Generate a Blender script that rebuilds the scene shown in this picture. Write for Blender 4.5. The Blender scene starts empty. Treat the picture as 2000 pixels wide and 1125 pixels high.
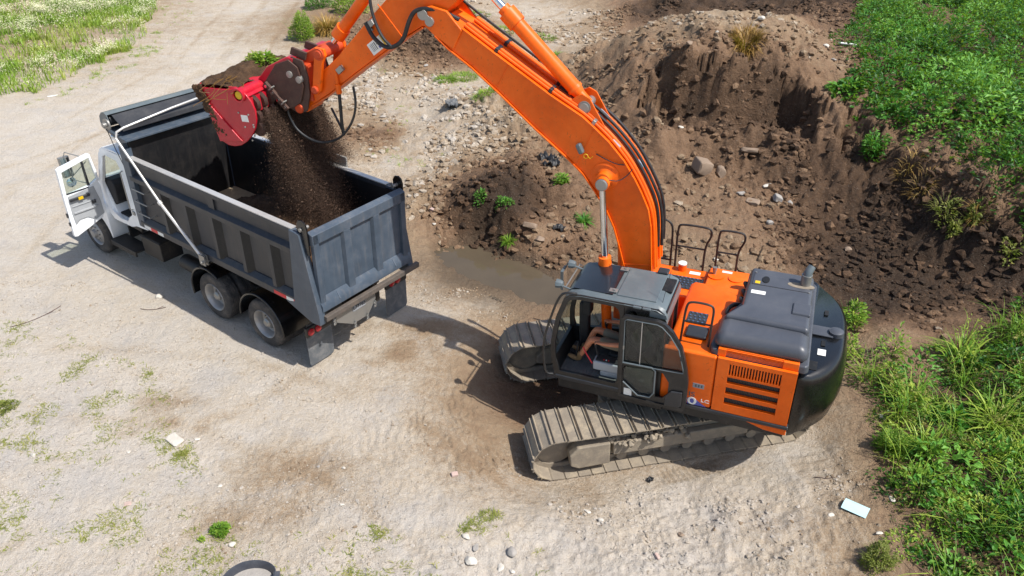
import bpy, bmesh, math, random
import numpy as np
from mathutils import Matrix, Vector
R = math.radians
scene = bpy.context.scene
COL = scene.collection
random.seed(7); RNG = np.random.default_rng(11)

# ------------------------------------------------------------------ camera
CAM_H, CAM_P, CAM_R, CAM_F = 8.93377, 0.56647, 0.02803, 1445.594   # height, pitch down, roll, focal length in 2000 px wide frame
cp, sp, cr, sr = math.cos(CAM_P), math.sin(CAM_P), math.cos(CAM_R), math.sin(CAM_R)
_f = np.array([0, cp, -sp]); _r = np.array([1., 0, 0]); _u = np.cross(_r, _f)
CR, CU = cr*_r + sr*_u, -sr*_r + cr*_u
cam_d = bpy.data.cameras.new('camera'); cam = bpy.data.objects.new('camera', cam_d); COL.objects.link(cam)
cam.matrix_world = Matrix(((CR[0], CU[0], -_f[0], 0), (CR[1], CU[1], -_f[1], 0), (CR[2], CU[2], -_f[2], CAM_H), (0, 0, 0, 1)))
cam_d.sensor_width = 36; cam_d.lens = 36*CAM_F/2000; cam_d.clip_end = 2000; cam_d.clip_start = 0.1
scene.camera = cam

# ------------------------------------------------------------------ light
SUN_EL, SUN_AZ = R(55.5), R(-27)            # azimuth measured from +X towards +Y
sd = Vector((math.cos(SUN_EL)*math.cos(SUN_AZ), math.cos(SUN_EL)*math.sin(SUN_AZ), math.sin(SUN_EL)))
sl = bpy.data.lights.new('sun', 'SUN'); sl.energy = 4.6; sl.angle = R(0.55); sl.color = (1, .965, .91)
so = bpy.data.objects.new('sun', sl); COL.objects.link(so); so.rotation_euler = sd.to_track_quat('Z', 'Y').to_euler()
so.location = (20, -10, 30)
w = bpy.data.worlds.new('World'); scene.world = w; w.use_nodes = True
wn = w.node_tree; bg = wn.nodes['Background']
sky = wn.nodes.new('ShaderNodeTexSky'); sky.sky_type = 'NISHITA'; sky.sun_disc = False
sky.sun_elevation = SUN_EL; sky.sun_rotation = R(90) - SUN_AZ; sky.dust_density = 1.6; sky.air_density = 1.0
wn.links.new(sky.outputs[0], bg.inputs[0]); bg.inputs[1].default_value = 0.135
vs = scene.view_settings; vs.view_transform = 'Standard'; vs.look = 'None'; vs.exposure = 0.30; vs.gamma = 1
scene.cycles.max_bounces = 8; scene.cycles.transparent_max_bounces = 12
scene.cycles.use_denoising = True
try: scene.cycles.denoising_prefilter = 'ACCURATE'
except Exception: pass

def ray(px, py):
    return CR*((px-1000)/CAM_F) - CU*((py-562.5)/CAM_F) + _f
def at(px, py, z=0.0):
    """the point of height z seen at this place of the photograph"""
    d = ray(px, py); t = (z-CAM_H)/d[2]
    return np.array([d[0]*t, d[1]*t, z])

# ------------------------------------------------------------------ mesh helpers
class MB:
    """collects faces of one part; material slot per face"""
    def __init__(s): s.v = []; s.f = []; s.m = []; s.k = 0
    def add(s, vs, fs, T=None):
        b = len(s.v)
        for p in vs:
            s.v.append(tuple(T @ Vector(p)) if T is not None else tuple(float(c) for c in p))
        for f in fs: s.f.append([b+i for i in f]); s.m.append(s.k)
        return s
    def mat(s, k): s.k = k; return s
    def box(s, x0, x1, y0, y1, z0, z1, T=None):
        return s.add([(x0,y0,z0),(x1,y0,z0),(x1,y1,z0),(x0,y1,z0),(x0,y0,z1),(x1,y0,z1),(x1,y1,z1),(x0,y1,z1)],
                     [(3,2,1,0),(4,5,6,7),(0,1,5,4),(1,2,6,5),(2,3,7,6),(3,0,4,7)], T)
    def prism(s, poly, a0, a1, axis='y', T=None, inset0=0, inset1=0):
        """poly in the two other axes (x,z for y; y,z for x; x,y for z)"""
        poly = list(poly)
        ar = sum(poly[i][0]*poly[(i+1) % len(poly)][1]-poly[(i+1) % len(poly)][0]*poly[i][1] for i in range(len(poly)))
        if ar < 0: poly.reverse()
        c = np.mean(np.array(poly), 0)
        def P(p, a, ins):
            if ins:
                d = np.array(p)-c; n = np.linalg.norm(d); p = tuple(c+d*max(0, (n-ins)/n))
            return {'y': (p[0], a, p[1]), 'x': (a, p[0], p[1]), 'z': (p[0], p[1], a)}[axis]
        n = len(poly)
        vs = [P(p, a0, inset0) for p in poly]+[P(p, a1, inset1) for p in poly]
        fs = [tuple(range(n)), tuple(range(2*n-1, n-1, -1))]
        for i in range(n): j = (i+1) % n; fs.append((j, i, n+i, n+j))
        flip = (a1 > a0) != (axis == 'y')
        if flip: fs = [f[::-1] for f in fs]
        return s.add(vs, fs, T)
    def ring(s, outer, inner, a0, a1, axis='y', n=48, T=None):
        """a flat frame between two outlines"""
        def rs(p):
            p = np.array(p, float); q = np.vstack([p, p[:1]]); d = np.r_[0, np.cumsum(np.linalg.norm(np.diff(q, axis=0), axis=1))]
            return p, q, d
        po, qo, do = rs(outer); pi_, qi, di = rs(inner)
        t = np.unique(np.round(np.r_[do[:-1]/do[-1], di[:-1]/di[-1], np.linspace(0, 1, n, endpoint=False)], 5))
        t = [t[0]]+[b for a, b in zip(t[:-1], t[1:]) if b-a > .004]
        O = [(np.interp(x*do[-1], do, qo[:, 0]), np.interp(x*do[-1], do, qo[:, 1])) for x in t]
        I = [(np.interp(x*di[-1], di, qi[:, 0]), np.interp(x*di[-1], di, qi[:, 1])) for x in t]
        n = len(O)
        P = lambda p, a: {'y': (p[0], a, p[1]), 'x': (a, p[0], p[1]), 'z': (p[0], p[1], a)}[axis]
        vs = [P(p, a0) for p in O]+[P(p, a0) for p in I]+[P(p, a1) for p in O]+[P(p, a1) for p in I]
        fs = []
        for i in range(n):
            j = (i+1) % n
            fs += [(i, j, n+j, n+i), (2*n+j, 2*n+i, 3*n+i, 3*n+j), (j, i, 2*n+i, 2*n+j), (n+i, n+j, 3*n+j, 3*n+i)]
        return s.add(vs, fs, T)
    def tube(s, pts, r, n=10, smooth=0, caps=True, closed=False, flat=1.0):
        P = [Vector(p) for p in pts]
        if smooth:
            for _ in range(smooth):
                Q = [P[0]]
                for a, b in zip(P[:-1], P[1:]): Q += [a.lerp(b, .25), a.lerp(b, .75)]
                P = Q+[P[-1]]
        rr = r if isinstance(r, (list, tuple)) else [r]*len(P)
        if smooth and isinstance(r, (list, tuple)): rr = list(np.interp(np.linspace(0, 1, len(P)), np.linspace(0, 1, len(r)), r))
        m = len(P); N = None; rings = []
        for i in range(m):
            if closed: t = P[(i+1) % m]-P[i-1]
            else: t = (P[min(i+1, m-1)]-P[max(i-1, 0)])
            t = t.normalized() if t.length > 1e-9 else Vector((0, 0, 1))
            if N is None:
                N = t.orthogonal().normalized() if abs(t.z) > .95 else t.cross(Vector((0, 0, 1))).normalized()
            N = (N-t*N.dot(t)).normalized(); B = t.cross(N)
            rings.append([P[i]+(N*math.cos(2*math.pi*k/n)+B*math.sin(2*math.pi*k/n)*flat)*rr[i] for k in range(n)])
        vs = [p for g in rings for p in g]; fs = []
        for i in range(m if closed else m-1):
            for k in range(n):
                a, b = i*n+k, i*n+(k+1) % n; c, d = ((i+1) % m)*n+(k+1) % n, ((i+1) % m)*n+k
                fs.append((a, b, c, d))
        if caps and not closed: fs += [tuple(range(n-1, -1, -1)), tuple((m-1)*n+k for k in range(n))]
        return s.add(vs, fs)
    def cyl(s, a, b, r, n=20, r2=None): return s.tube([a, b], [r, r if r2 is None else r2], n)
    def lathe(s, prof, n=32, T=None, cap=True):
        """prof: (axial y, radius) revolved about Y"""
        vs = []; fs = []; m = len(prof)
        for (a, r) in prof:
            for k in range(n): t = 2*math.pi*k/n; vs.append((r*math.cos(t), a, r*math.sin(t)))
        for i in range(m-1):
            for k in range(n): fs.append((i*n+k, i*n+(k+1) % n, (i+1)*n+(k+1) % n, (i+1)*n+k))
        if cap: fs += [tuple(range(n-1, -1, -1)), tuple((m-1)*n+k for k in range(n))]
        if prof[-1][0] > prof[0][0]: fs = [f[::-1] for f in fs]
        return s.add(vs, fs, T)
    def strip(s, path, w0, w1, th, axis='y'):
        """a plate that follows a path in x,z, from y=w0 to w1, thickness th to the left of travel"""
        p = np.array(path, float); d = np.gradient(p, axis=0); nrm = np.stack([-d[:, 1], d[:, 0]], 1); nrm /= np.linalg.norm(nrm, axis=1)[:, None]
        q = p+nrm*th; n = len(p)
        vs = [(a[0], w0, a[1]) for a in p]+[(a[0], w1, a[1]) for a in p]+[(a[0], w0, a[1]) for a in q]+[(a[0], w1, a[1]) for a in q]
        fs = []
        for i in range(n-1):
            fs += [(i, i+1, n+i+1, n+i), (2*n+i+1, 2*n+i, 3*n+i, 3*n+i+1), (i+1, i, 2*n+i, 2*n+i+1), (n+i, n+i+1, 3*n+i+1, 3*n+i)]
        fs += [(0, n, 3*n, 2*n), (2*n-1, n-1, 3*n-1, 4*n-1)]
        return s.add(vs, fs)
    def build(s, name, mats, parent=None, frame=None, bevel=0, seg=2, sharp=35, subsurf=0, recalc=True):
        me = bpy.data.meshes.new(name); me.from_pydata(s.v, [], s.f)
        if not isinstance(mats, (list, tuple)): mats = [mats]
        for m in mats: me.materials.append(m)
        me.polygons.foreach_set('material_index', s.m)
        if recalc:
            bm = bmesh.new(); bm.from_mesh(me); bmesh.ops.recalc_face_normals(bm, faces=bm.faces); bm.to_mesh(me); bm.free()
        me.polygons.foreach_set('use_smooth', [True]*len(me.polygons))
        if not bevel: me.set_sharp_from_angle(angle=R(sharp))
        o = bpy.data.objects.new(name, me); COL.objects.link(o)
        if bevel:
            b = o.modifiers.new('bevel', 'BEVEL'); b.width = bevel; b.segments = seg; b.limit_method = 'ANGLE'; b.angle_limit = R(38)
            b.harden_normals = True
            me.set_sharp_from_angle(angle=R(60))
        if subsurf:
            m = o.modifiers.new('sub', 'SUBSURF'); m.levels = m.render_levels = subsurf
        if parent is not None: o.parent = parent
        if frame is not None: o.rotation_euler.z = frame
        return o

def tag(o, label=None, cat=None, group=None, kind=None):
    if label: o['label'] = label
    if cat: o['category'] = cat
    if group: o['group'] = group
    if kind: o['kind'] = kind
    return o
def empty(name, loc=(0, 0, 0), rz=0, label=None, cat=None, group=None):
    o = bpy.data.objects.new(name, None); COL.objects.link(o); o.location = loc; o.rotation_euler.z = rz; o.empty_display_size = .3
    return tag(o, label, cat, group)
def np_mesh(name, verts, faces, mats, color=None, parent=None, smooth=False):
    """fast mesh from arrays; faces (n,3) or (n,4); color = one number per vertex stored as 'tone'"""
    me = bpy.data.meshes.new(name); k = faces.shape[1]
    me.vertices.add(len(verts)); me.vertices.foreach_set('co', verts.astype(np.float32).ravel())
    me.loops.add(faces.size); me.loops.foreach_set('vertex_index', faces.astype(np.int32).ravel())
    me.polygons.add(len(faces)); me.polygons.foreach_set('loop_start', np.arange(0, faces.size, k, dtype=np.int32))
    me.polygons.foreach_set('use_smooth', np.full(len(faces), smooth))
    me.update(calc_edges=True); me.validate()
    for m in (mats if isinstance(mats, (list, tuple)) else [mats]): me.materials.append(m)
    if color is not None:
        for nm, arr in (color.items() if isinstance(color, dict) else [('tone', color)]):
            a = me.attributes.new(nm, 'FLOAT', 'POINT'); a.data.foreach_set('value', np.asarray(arr, np.float32))
    o = bpy.data.objects.new(name, me); COL.objects.link(o)
    if parent is not None: o.parent = parent
    return o

# ------------------------------------------------------------------ materials
def lin(h):
    h = h.lstrip('#'); c = [int(h[i:i+2], 16)/255 for i in (0, 2, 4)]
    return tuple(x/12.92 if x <= .04045 else ((x+.055)/1.055)**2.4 for x in c)+(1,)
class NT:
    def __init__(s, name):
        s.m = bpy.data.materials.new(name); s.m.use_nodes = True; s.t = s.m.node_tree; s.b = s.t.nodes['Principled BSDF']
    def n(s, typ, **kw):
        nd = s.t.nodes.new('ShaderNode'+typ)
        for k, v in kw.items():
            if k.startswith('i_'):
                key = k[2:]; nd.inputs[int(key) if key.isdigit() else key.replace('_', ' ')].default_value = v
            else: setattr(nd, k, v)
        return nd
    def l(s, a, b): s.t.links.new(a, b)
    def coord(s):
        if not hasattr(s, '_c'): s._c = s.n('TexCoord').outputs['Object']
        return s._c
    def noise(s, scale, detail=4, rough=.6, dist=0, vec=None):
        nd = s.n('TexNoise'); nd.inputs['Scale'].default_value = scale; nd.inputs['Detail'].default_value = detail
        nd.inputs['Roughness'].default_value = rough; nd.inputs['Distortion'].default_value = dist
        s.l(vec if vec is not None else s.coord(), nd.inputs['Vector']); return nd.outputs['Fac']
    def ramp(s, fac, stops):
        r = s.n('ValToRGB'); e = r.color_ramp.elements
        while len(e) < len(stops): e.new(.5)
        for el, (p, c) in zip(e, stops): el.position = p; el.color = c if isinstance(c, tuple) else (c, c, c, 1)
        s.l(fac, r.inputs[0]); return r.outputs[0]
    def mix(s, fac, a, b, mode='MIX'):
        m = s.n('Mix', data_type='RGBA', blend_type=mode)
        for sock, v in ((m.inputs[0], fac), (m.inputs[6], a), (m.inputs[7], b)):
            if isinstance(v, (int, float)): sock.default_value = v
            elif isinstance(v, tuple): sock.default_value = v
            else: s.l(v, sock)
        return m.outputs[2]
    def math(s, op, a, b=None, c=None, clamp=False):
        m = s.n('Math', operation=op, use_clamp=clamp)
        for i, v in enumerate((a, b, c)):
            if v is None: continue
            if isinstance(v, (int, float)): m.inputs[i].default_value = v
            else: s.l(v, m.inputs[i])
        return m.outputs[0]
    def attr(s, name): return s.n('Attribute', attribute_name=name).outputs['Fac']
    def bump(s, h, strength=.3, dist=.02):
        b = s.n('Bump'); b.inputs['Strength'].default_value = strength; b.inputs['Distance'].default_value = dist
        s.l(h, b.inputs['Height']); s.l(b.outputs[0], s.b.inputs['Normal'])
    def set(s, **kw):
        for k, v in kw.items():
            i = s.b.inputs[k.replace('_', ' ')]
            if isinstance(v, (int, float, tuple)): i.default_value = v
            else: s.l(v, i)
        return s

def paint(name, col, rough=.35, dirt='#8d7f6c', amount=.35, scale=3., metal=0, coat=0., wear=None, bump=.0, streak=0., fade=1.):
    """painted / bare metal with blotchy dust and fine scuffs"""
    t = NT(name); c = lin(col)
    n1 = t.noise(scale, 6, .65, .3); n2 = t.noise(scale*9, 5, .7)
    var = t.mix(t.ramp(n1, [(.3, .0), (.7, 1.)]), tuple(x*(1-.14*fade) for x in c[:3])+(1,), tuple(min(1, x*(1+.1*fade)) for x in c[:3])+(1,))
    mask = t.math('MULTIPLY', t.ramp(n1, [(.45, 0.), (.75, 1.)]), t.ramp(n2, [(.35, .15), (.7, 1.)]))
    mask = t.math('MULTIPLY', mask, amount)
    if streak:
        mp = t.n('Mapping'); mp.inputs['Scale'].default_value = (7, 7, .7); t.l(t.coord(), mp.inputs[0]); sk = t.noise(1.6, 6, .65, .4, mp.outputs[0])
        mask = t.math('ADD', mask, t.math('MULTIPLY', t.ramp(sk, [(.5, 0.), (.72, 1.)]), streak), clamp=True)
    colr = t.mix(mask, var, lin(dirt))
    if wear:
        n3 = t.noise(scale*14, 3, .5, 1.5); colr = t.mix(t.math('MULTIPLY', t.ramp(n3, [(.64, 0.), (.7, 1.)]), .7), colr, lin(wear))
    t.set(Base_Color=colr, Metallic=metal, Roughness=t.math('ADD', rough, t.math('MULTIPLY', mask, .5), clamp=True))
    if coat: t.set(Coat_Weight=coat, Coat_Roughness=.12)
    if bump: t.bump(n2, bump, .01)
    return t.m
M = {}
M['orange'] = paint('orange_paint', '#f46404', .42, '#b88a58', .26, 1.1, wear='#b8561a', streak=.07, fade=2.)
M['orange'].node_tree.nodes['Principled BSDF'].inputs['Specular IOR Level'].default_value = .3
M['orange_dirty'] = paint('worn_orange_paint', '#c94410', .55, '#5d4a3c', .85, 5, wear='#4b3226')
M['red'] = paint('red_paint', '#b80f28', .36, '#5d4635', .55, 4, coat=.2, wear='#7d5a4c')
M['black'] = paint('black_plastic', '#2b2d31', .42, '#77706a', .25, 2.5)
M['gloss_black'] = paint('gloss_black_paint', '#0b0c0e', .26, '#45423f', .09, 2, coat=.25)
M['hood'] = paint('dark_grey_hood', '#4a4d54', .40, '#7d7a76', .2, 1.6)
M['cab_grey'] = paint('blue_grey_paint', '#5c666a', .42, '#8f8a80', .3, 2.5, coat=.2)
M['frame_black'] = paint('cab_frame_black', '#1f2022', .35, '#736a60', .3, 3)
M['body_grey'] = paint('slate_body_paint', '#46525f', .42, '#8b8278', .26, 2.2, streak=.16, fade=1.6)
M['body_in'] = paint('worn_bed_steel', '#161618', .5, '#4f463d', .35, 2.4, streak=.12)
M['side_grey'] = paint('dark_side_grey', '#2a2e35', .45, '#756a5e', .34, 2.4, streak=.2, fade=1.6)  # sides set to a darker grey than the tailgate and posts
M['bed_dust'] = paint('dusty_bed_floor', '#9c8a70', .9, '#b6a58a', .6, 5, wear='#6f5f4c')
M['white'] = paint('white_paint', '#eef1f3', .3, '#b9ae9c', .14, 2, coat=.3)
M['chassis'] = paint('black_chassis', '#1d1d1f', .5, '#6f6250', .5, 3)
M['steel'] = paint('dull_steel', '#9b9a96', .4, '#6a5b4b', .4, 5, metal=.6)
M['chrome'] = paint('chrome', '#d5d7da', .12, '#8d8d8d', .05, 3, metal=1)
M['alu'] = paint('aluminium_tube', '#d6d3ce', .35, '#8f887e', .3, 4, metal=.5)
M['rim'] = paint('dusty_rim', '#aba8a4', .45, '#7c7064', .6, 7, metal=.5)
M['rubber'] = paint('tyre_rubber', '#3d3b3a', .85, '#978a7c', .8, 4, bump=.2)
M['flap'] = paint('dusty_rubber_flap', '#565a5e', .8, '#a19a92', .7, 5)
M['hose'] = paint('hose_rubber', '#1e1f21', .5, '#6d665e', .3, 6)
M['rust'] = paint('rusty_plate', '#4a332b', .65, '#7d6a58', .4, 5, wear='#8a4a2a')
M['mud'] = paint('muddy_steel', '#857a6b', .85, '#b0a187', .95, 4, bump=.5)
M['shoe'] = paint('worn_track_shoe', '#8a7f70', .65, '#b9a88a', 1.0, 4, wear='#6a5b4b', bump=.4)
M['interior'] = paint('dark_interior', '#242528', .7, '#5c574f', .3, 4)
M['console'] = paint('grey_console', '#a5a8ab', .5, '#7d766c', .25, 4)
M['floor_mat'] = paint('rubber_mat', '#5c5d5c', .8, '#938a7c', .6, 6, bump=.3)
M['wood'] = paint('weathered_board', '#8d8a85', .8, '#6c5f50', .5, 5); M['beam'] = paint('worn_beam', '#544d47', .8, '#7d6a57', .6, 6, wear='#8d857c')
M['label'] = paint('white_sticker', '#e4e4df', .5, '#a8a090', .2, 4)
M['yellow'] = paint('yellow_paint', '#e0b814', .45, '#8c7b4a', .2, 4)
M['light_red'] = paint('red_lens', '#9c1420', .25, '#5b4038', .35, 9)
M['refl_red'] = paint('red_tape', '#d3202a', .35, '#8c6a60', .15, 4)
M['lens'] = paint('lamp_glass', '#b9c4cc', .1, '#a0a0a0', .1, 4, metal=.7)
M['blue'] = paint('blue_vinyl', '#4a55a5', .4, '#777777', .1, 4)
M['mesh'] = paint('black_grille', '#101113', .6, '#5e564e', .3, 9)
M['plate'] = paint('dirty_licence_plate', '#8f9296', .6, '#6e675f', .6, 14)
M['plastic_blue'] = paint('pale_blue_plastic', '#bfe0e2', .4, '#8d9a94', .35, 4)
M['tub'] = paint('dark_rubber_tub', '#3d4048', .45, '#8a8a86', .3, 6)
M['mirror'] = paint('mirror_glass', '#dfe3e6', .03, '#cccccc', .02, 2, metal=1)
def glass(name, tint, dark=.0):
    t = NT(name); t.t.nodes.remove(t.b); out = t.t.nodes['Material Output']
    tr = t.n('BsdfTransparent', i_Color=tint); gl = t.n('BsdfGlossy', i_Roughness=.04, i_Color=(.9, .95, 1, 1)); fr0 = t.n('LayerWeight'); fr0.inputs[0].default_value = .5
    df = t.n('BsdfDiffuse', i_Color=(.35, .36, .34, 1)); mx0 = t.n('MixShader'); mx0.inputs[0].default_value = dark
    t.l(tr.outputs[0], mx0.inputs[1]); t.l(df.outputs[0], mx0.inputs[2])
    mx = t.n('MixShader'); t.l(t.math('ADD', t.math('MULTIPLY', t.math('POWER', fr0.outputs['Facing'], 4.0), .9), .05), mx.inputs[0]); t.l(mx0.outputs[0], mx.inputs[1]); t.l(gl.outputs[0], mx.inputs[2]); t.l(mx.outputs[0], out.inputs[0])
    return t.m
M['glass'] = glass('clear_glass', (.72, .82, .76, 1), .05)
M['smoke'] = glass('dark_side_glass', (.36, .44, .39, 1), .02)
M['green_glass'] = glass('green_side_glass', (.55, .72, .58, 1), .10)
def skin():
    t = NT('skin'); n = t.noise(14, 4); t.set(Base_Color=t.mix(n, lin('#c27350'), lin('#dc9670')), Roughness=.5, Subsurface_Weight=.08)
    return t.m
M['skin'] = skin()
M['shirt'] = paint('dark_shirt', '#20232b', .9, '#4a4a4a', .2, 9)
M['shorts'] = paint('khaki_shorts', '#8d826e', .9, '#6d6250', .4, 9)
M['boot'] = paint('work_boot', '#8a6a45', .8, '#a08c6c', .5, 9)
M['hair'] = paint('brown_hair', '#2d2119', .8, '#3b2c20', .3, 20)

def leafmat(name, a, b, c, trans=.35, rough=.5):
    t = NT(name); tone = t.attr('tone'); colr = t.ramp(tone, [(0., lin(a)), (.5, lin(b)), (1., lin(c))])
    t.set(Base_Color=colr, Roughness=rough); t.b.inputs['Specular IOR Level'].default_value = .35
    tl = t.n('BsdfTranslucent'); t.l(t.mix(.5, colr, lin('#9ab82a')), tl.inputs[0])
    mx = t.n('MixShader'); mx.inputs[0].default_value = trans; out = t.t.nodes['Material Output']
    t.l(t.b.outputs[0], mx.inputs[1]); t.l(tl.outputs[0], mx.inputs[2]); t.l(mx.outputs[0], out.inputs[0]); return t.m
M['leaf'] = leafmat('weed_leaves', '#24501a', '#427f27', '#7cb048')
M['leaf_b'] = leafmat('bright_weeds', '#3a611c', '#67922c', '#a6b84a')
M['leaf_y'] = leafmat('yellowish_weeds', '#626d30', '#878f45', '#b0a862')
M['grass'] = leafmat('meadow_grass', '#5f8224', '#8ba93c', '#b6b85f')
M['dry'] = leafmat('dry_stalks', '#7a5a2e', '#a5803f', '#c9ad6e', .2)
M['flower'] = paint('white_petals', '#efe9c6', .7, '#e0d070', .6, 40)
M['yflower'] = paint('yellow_petals', '#d9c21c', .7, '#c0a010', .3, 40)
# ------------------------------------------------------------------ excavator and truck frames
EXO = np.array([2.56827, 10.83962, -0.35703]); EX_YAW, EX_PI, EX_RO, EX_REL = 3.33461, -0.06478, -0.00118, -0.57351
EXM = (Matrix.Rotation(EX_YAW, 3, 'Z') @ Matrix.Rotation(-EX_PI, 3, 'Y') @ Matrix.Rotation(EX_RO, 3, 'X'))
EXN = np.array(EXM)
TRO = np.array([-4.09527, 12.66127, 0.0]); TR_YAW = 2.53496

# ------------------------------------------------------------------ terrain
# each control: place in the photograph, height, soil darkness, roughness
CT = """
0 562 0 .03 .05;0 250 0 .05 .05;0 1125 0 .02 .15;200 800 0 .03 .1;500 850 0 .06 .06;420 900 0 .03 .1;560 930 .02 .22 .3;640 900 .02 .2 .3
450 1010 0 .16 .2;700 850 0 .06 .05;600 740 0 .1 .06;740 720 0 .16 .1;700 1060 0 .05 .2;900 1090 0 .03 .4;1200 1090 0 .04 .5;1450 1050 .05 .1 .6
1550 1100 .1 .15 .7;1600 960 .05 .15 .5;1650 1060 .15 .3 .6;1300 965 -.25 .06 .5;1150 990 -.2 .2 .5;1050 1010 -.06 .1 .4;900 900 -.02 .25 .3;960 830 -.2 .27 .5
850 780 -.02 .22 .2;880 980 0 .1 .2;780 600 -.02 .16 .15;860 640 -.03 .2 .2;900 600 -.12 .22 .3;960 590 -.2 .24 .3;880 545 -.22 .36 .4;1000 640 -.4 .4 .5
920 680 -.12 .3 .4;950 740 -.35 .45 .5;1050 740 -.5 .75 .5;1100 770 -.5 .8 .5;980 530 -.45 .5 0;900 508 -.38 .5 .1;1050 555 -.45 .5 0;850 500 -.2 .4 .3
1000 505 -.22 .85 .6;940 562 -.26 .42 .2;1010 588 -.27 .45 .4;1085 590 -.25 .45 .4;1120 560 -.28 .5 .4;1560 905 -.12 .06 .2;1600 880 -.08 .08 .2;1640 870 .05 .3 .5;1650 800 .1 .35 .6
1680 720 .2 .5 .4;1760 650 .55 .5 .25;1700 650 .35 .5 .3;1830 700 .3 .5 .2;1690 615 .2 .9 .7;1900 620 .35 .6 .4;1620 560 0 .95 .6;1700 560 .1 1 .7
1800 585 .2 .95 .5;1850 520 .35 .88 .6;1950 520 .6 .9 .6;2000 520 .8 .9 .6;1990 600 .6 .9 .6;1700 440 .5 .92 .5;1800 450 .7 .9 .6;1900 470 .95 .9 .6
1750 380 1.1 .8 .6;1850 400 1.5 .9 .7;1950 440 1.45 .8 .6;2000 415 1.75 .6 .5;1900 355 1.95 .55 .5;1800 298 2.1 .6 .5;1720 240 2.2 .65 .5;1640 195 2.3 .55 .4
1630 150 2.5 .5 .3;2000 300 2.1 .9 .3;1900 200 2.4 .9 .3;1800 150 2.5 .9 .3;1700 80 2.7 .9 .3;2000 100 2.4 .9 .3;1850 50 2.4 .6 .3;1700 10 2.2 .8 .3
2000 0 2.2 .8 .3;1600 60 3.1 .5 .3;1620 120 2.9 .5 .3;1540 85 3.4 .55 .4;1500 82 3.7 .6 .5;1440 78 3.8 .55 .5;1340 85 3.5 .52 .5;1300 105 3.05 .6 .5
1430 40 3.7 .32 .25;1350 38 3.4 .32 .25;1540 45 3.3 .4 .35;1500 150 2.6 .78 .6;1440 150 2.5 .78 .5;1360 165 2.5 .85 .6;1310 150 2.7 .75 .5
1540 160 2.5 .75 .5;1490 195 2.15 .74 .5;1420 200 2.05 .68 .3;1350 225 1.85 .65 .3;1300 220 1.9 .6 .3;1230 190 1.9 .6 .35;1420 260 1.5 .76 .5;1350 300 1.1 .62 .4
1280 320 .8 .6 .4;1550 260 1.7 .72 .6;1600 240 2.0 .6 .5;1650 300 1.5 .75 .5;1580 330 1.1 .82 .4;1480 310 1.0 .75 .5;1400 370 .6 .58 .5;1500 400 .5 .6 .6
1600 430 .45 .8 .6;1560 480 .2 .82 .6;1450 470 .4 .5 .35;1350 440 .45 .52 .4;1500 530 .15 .42 .4;1110 125 1.2 .5 .4;1160 105 1.9 .46 .4;1220 80 2.5 .42 .4
1300 45 3.1 .36 .3;1150 170 1.3 .6 .3;1180 240 1.2 .62 .35;1120 200 .8 .6 .4;1100 260 .6 .55 .4;1150 30 .2 .22 .2;1100 60 .1 .26 .2;1000 30 .1 .16 .2
1060 105 .1 .14 .2;1200 25 .4 .5 .5;1250 20 .7 .92 .5;1300 4 1. .92 .5;1500 6 1.1 .9 .5;1600 12 1.3 .92 .5;940 193 .8 .3 .8;880 205 .4 .25 .6
1000 230 .9 .33 .8;1060 260 .7 .45 .6;900 250 .3 .22 .7;980 290 .35 .4 .7;850 225 .1 .13 .3;830 165 .1 .2 .2;900 150 .15 .2 .2;955 168 .1 .2 .15
800 90 .7 .85 .9;760 60 .5 .85 .9;850 115 .3 .8 .9;790 142 .1 .35 .6;900 120 .2 .7 .8;840 60 .9 .85 .9;720 130 .05 .2 .3;720 230 .1 .35 .5
680 200 .1 .27 .5;760 280 .15 .27 .5;700 275 .15 .5 .4;800 330 .1 .17 .3;840 400 .1 .42 .7;870 440 .1 .6 .8;900 320 .3 .38 .8;960 355 .85 1 .4
900 385 .45 .95 .5;1000 380 .8 1 .4;950 430 .35 1 .7;880 425 .15 .75 .8;1045 400 .5 .88 .6;980 485 -.1 .85 .8;1080 330 .8 .58 .5;1100 370 .75 .62 .6
1050 455 .3 .38 .5;1100 450 .3 .55 .4;1150 430 .4 .55 .4;1170 500 0 .55 .5;1080 500 -.1 .75 .7;1150 350 .6 .58 .5;1200 450 .3 .55 .4;1260 500 .1 .5 .4
400 100 0 .07 .08;500 20 0 .09 .1;300 200 0 .05 .06;100 100 .05 .3 .2;0 20 .05 .3 .2;250 20 .1 .3 .2;600 70 .25 .4 .3;650 20 .4 .5 .4
550 120 .0 .1 .1;620 145 .08 .22 .3;1750 760 .2 .6 .4;1850 800 .25 .8 .4;2000 700 .6 .85 .4;2000 900 .3 .85 .4;1800 950 .25 .8 .4;1900 1100 .2 .8 .4
1740 1050 .2 .35 .5;2000 1110 .3 .8 .4;1680 950 .12 .35 .6
"""
rows = [tuple(float(x) for x in r.split()) for r in CT.replace('\n', ';').split(';') if r.strip()]
CP = []
for px, py, z, d, ro in rows:
    p = at(px, py, z); CP.append((p[0], p[1], z, d, ro))
for lx in (-2.6, -1.2, 0, 1.2, 2.3):
    for ly in (-1.75, 0, 1.75):
        p = EXO+EXN @ np.array([lx, ly, 0]); CP.append((p[0], p[1], p[2]+.01, .55 if ly < 1 else .22, .35))
for x, y in ((-1.2, 1.2), (-1.2, -1.2), (2.5, 1.2), (2.5, -1.2), (6.5, 1.2), (6.5, -1.2)):
    c, s = math.cos(TR_YAW), math.sin(TR_YAW); CP.append((TRO[0]+c*x-s*y, TRO[1]+s*x+c*y, 0, .08, .05))
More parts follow.
